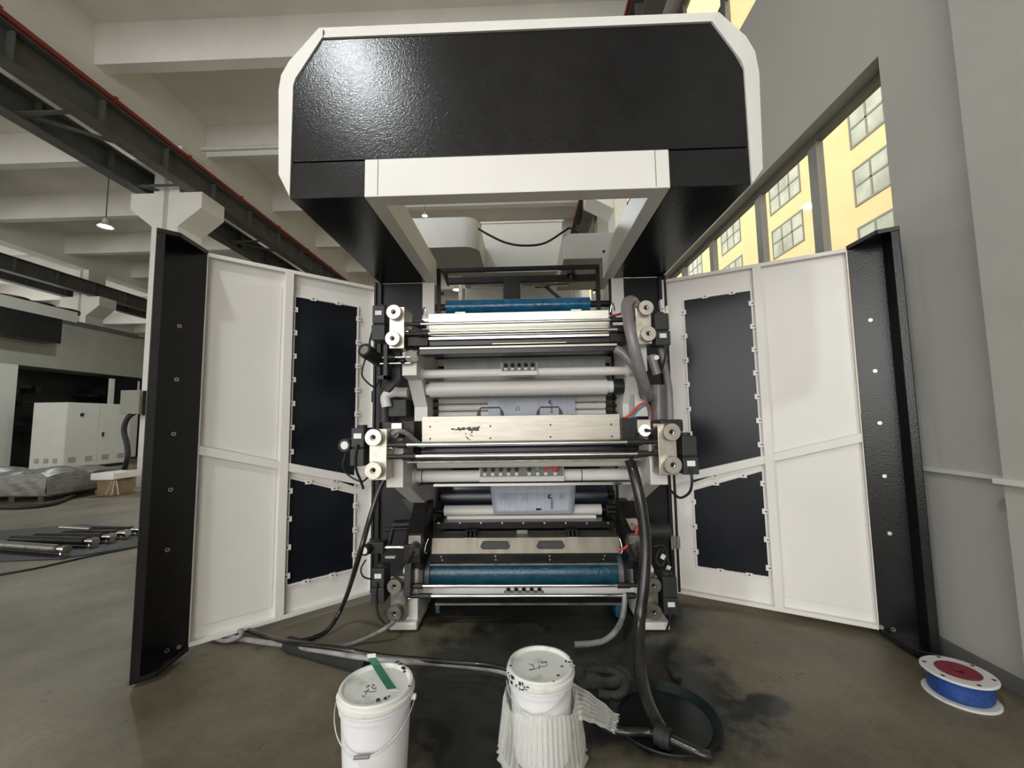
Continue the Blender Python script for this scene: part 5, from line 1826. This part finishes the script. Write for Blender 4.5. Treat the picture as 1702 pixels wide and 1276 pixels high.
# wrapped goods on pallets
def wrapped_stack(u0, u1, v0, v1, y, label, seed):
    a, b = PY(u0, v1, y), PY(u1, v0, y)
    z0 = 0.0
    zt__ = b.z
    root = empty('wrapped_pallet', ((a.x + b.x) / 2, y, 0))
    tag(root, label, 'pallet')
    pl_ = MB()
    for k in range(3):
        xx = a.x + (b.x - a.x) * (0.05 + 0.4 * k)
        pl_.box(xx, xx + 0.12, y, y + 1.0, 0.0, 0.1)
    pl_.box(a.x, b.x, y, y + 1.0, 0.1, 0.13)
    build('pallet_base', pl_, 'wood', root)
    rr = random.Random(seed)

    def top(s, t):
        return V(a.x + (b.x - a.x) * s, y - 0.05 + 1.1 * t, 0.14 + (zt__ - 0.14) * (1 - 0.3 * abs(2 * t - 0.7) ** 2) * (0.9 + 0.1 * math.sin(9 * s + seed) + 0.05 * math.sin(23 * s)))
    g = MB().grid(top, 40, 16)
    n0 = len(g.v)
    # skirt down to the pallet
    def side(s, t):
        p = top(s, 0)
        return V(p.x, p.y - 0.03 * math.sin(t * 3) - 0.015 * math.sin(25 * s + 9 * t), 0.13 + (p.z - 0.13) * t)
    g.grid(side, 40, 6)
    def side2(s, t):
        p = top(1, s)
        return V(p.x, p.y, 0.13 + (p.z - 0.13) * t)
    g.grid(side2, 12, 4)
    build('wrapped_load', g, 'stretch_wrap', root)


wrapped_stack(-40, 85, 779, 830, 8.2, 'grey film wrapped load on a low pallet at the aisle', 1)
wrapped_stack(60, 150, 776, 815, 9.6, 'second film wrapped load behind the first pallet', 2)

# carton with white lid
y = 9.3
a, b = PZ(160, 824, 0), PZ(206, 820, 0)
CT = empty('carton', ((a.x + b.x) / 2, a.y, 0))
tag(CT, 'brown carton with white foam lid on the floor near the column', 'box')
zt = PY(180, 797, a.y).z
build('body', MB().box(a.x, b.x, a.y, a.y + 0.5, 0, zt), 'carton', CT, bev=0.01)
build('lid', MB().box(a.x - 0.1, b.x + 0.06, a.y - 0.06, a.y + 0.6, zt, zt + 0.14), 'white', CT, bev=0.015)
st = MB()
for k in range(3):
    xx = a.x + 0.2 + 0.14 * k
    st.obox((xx, a.y - 0.012, 0.02), (0.02, 0, 0), (0, 0.012, 0), (0.14 - 0.1 * k, 0, zt - 0.04))
build('packing_straps', st, 'wrap', CT)
hose('floor_cable', [PZ(-20, 842, 0.04), PZ(40, 842, 0.04), PZ(90, 836, 0.04), PZ(125, 822, 0.04), PZ(150, 808, 0.04), PZ(165, 800, 0.04)], 0.04, 'rubber', 'thick black cable on the floor in front of the wrapped loads', 'cable')

# air shafts lying on the floor
MT = build('floor_mat', MB().prism([PZ(-30, 935, 0.0), PZ(-30, 885, 0.0), PZ(140, 872, 0.0), PZ(250, 880, 0.0), PZ(250, 905, 0.0), PZ(100, 930, 0)], (0, 0, 0.012)), 'rubber')
tag(MT, 'dark mat under the row of shafts at the aisle edge', 'mat')
SHAFT = [(-30, 903, 97, 912, 'nearest pale'), (20, 896, 143, 899, 'second'), (60, 892, 171, 892, 'third'), (105, 888, 195, 886, 'fourth'), (150, 880, 219, 880, 'fifth')]
for i, (u0, v0, u1, v1, nm) in enumerate(SHAFT):
    a, b = PZ(u0, v0, 0.075), PZ(u1, v1, 0.075)
    d = (b - a).normalized()
    S_ = empty('air_shaft', (b.x, b.y, 0.012))
    tag(S_, ('pale steel air shaft lying nearest in the row on the mat', 'dark air shaft second in the row on the mat', 'dark air shaft third in the row on the mat', 'dark air shaft fourth in the row on the mat',
             'short dark air shaft at the far end of the row')[i], 'air shaft')
    build('shaft_body', MB().cyl(a, b, 0.048, n=18), 'dull_steel' if i == 0 else 'iron', S_)
    build('journal', MB().cyl(b, b + d * 0.10, 0.035, n=14).cyl(b + d * 0.10, b + d * 0.14, 0.05, n=14), 'chrome', S_)
    s_ = d.cross(V(0, 0, 1)).normalized()
    build('valve_lever', MB().cyl(b + V(0, 0, 0.02) + d * 0.05, b + V(0, 0, -0.06) + d * 0.06 + s_ * 0.01, 0.014, n=10), 'chrome', S_)
a, b = PZ(100, 876, 0.15), PZ(150, 879, 0.15)
RD = build('steel_rod', MB().cyl(a, b, 0.02, n=12), 'bright_steel', at=(a.x, a.y, 0.13))
tag(RD, 'thin bright steel rod lying across the dark shafts', 'rod')
hose('floor_cable', [PZ(-20, 958, 0.01), PZ(60, 944, 0.01), PZ(140, 926, 0.01), PZ(200, 914, 0.01), PZ(240, 906, 0.01)], 0.010, 'rubber', 'thin black cable running along the floor below the shaft row', 'cable')
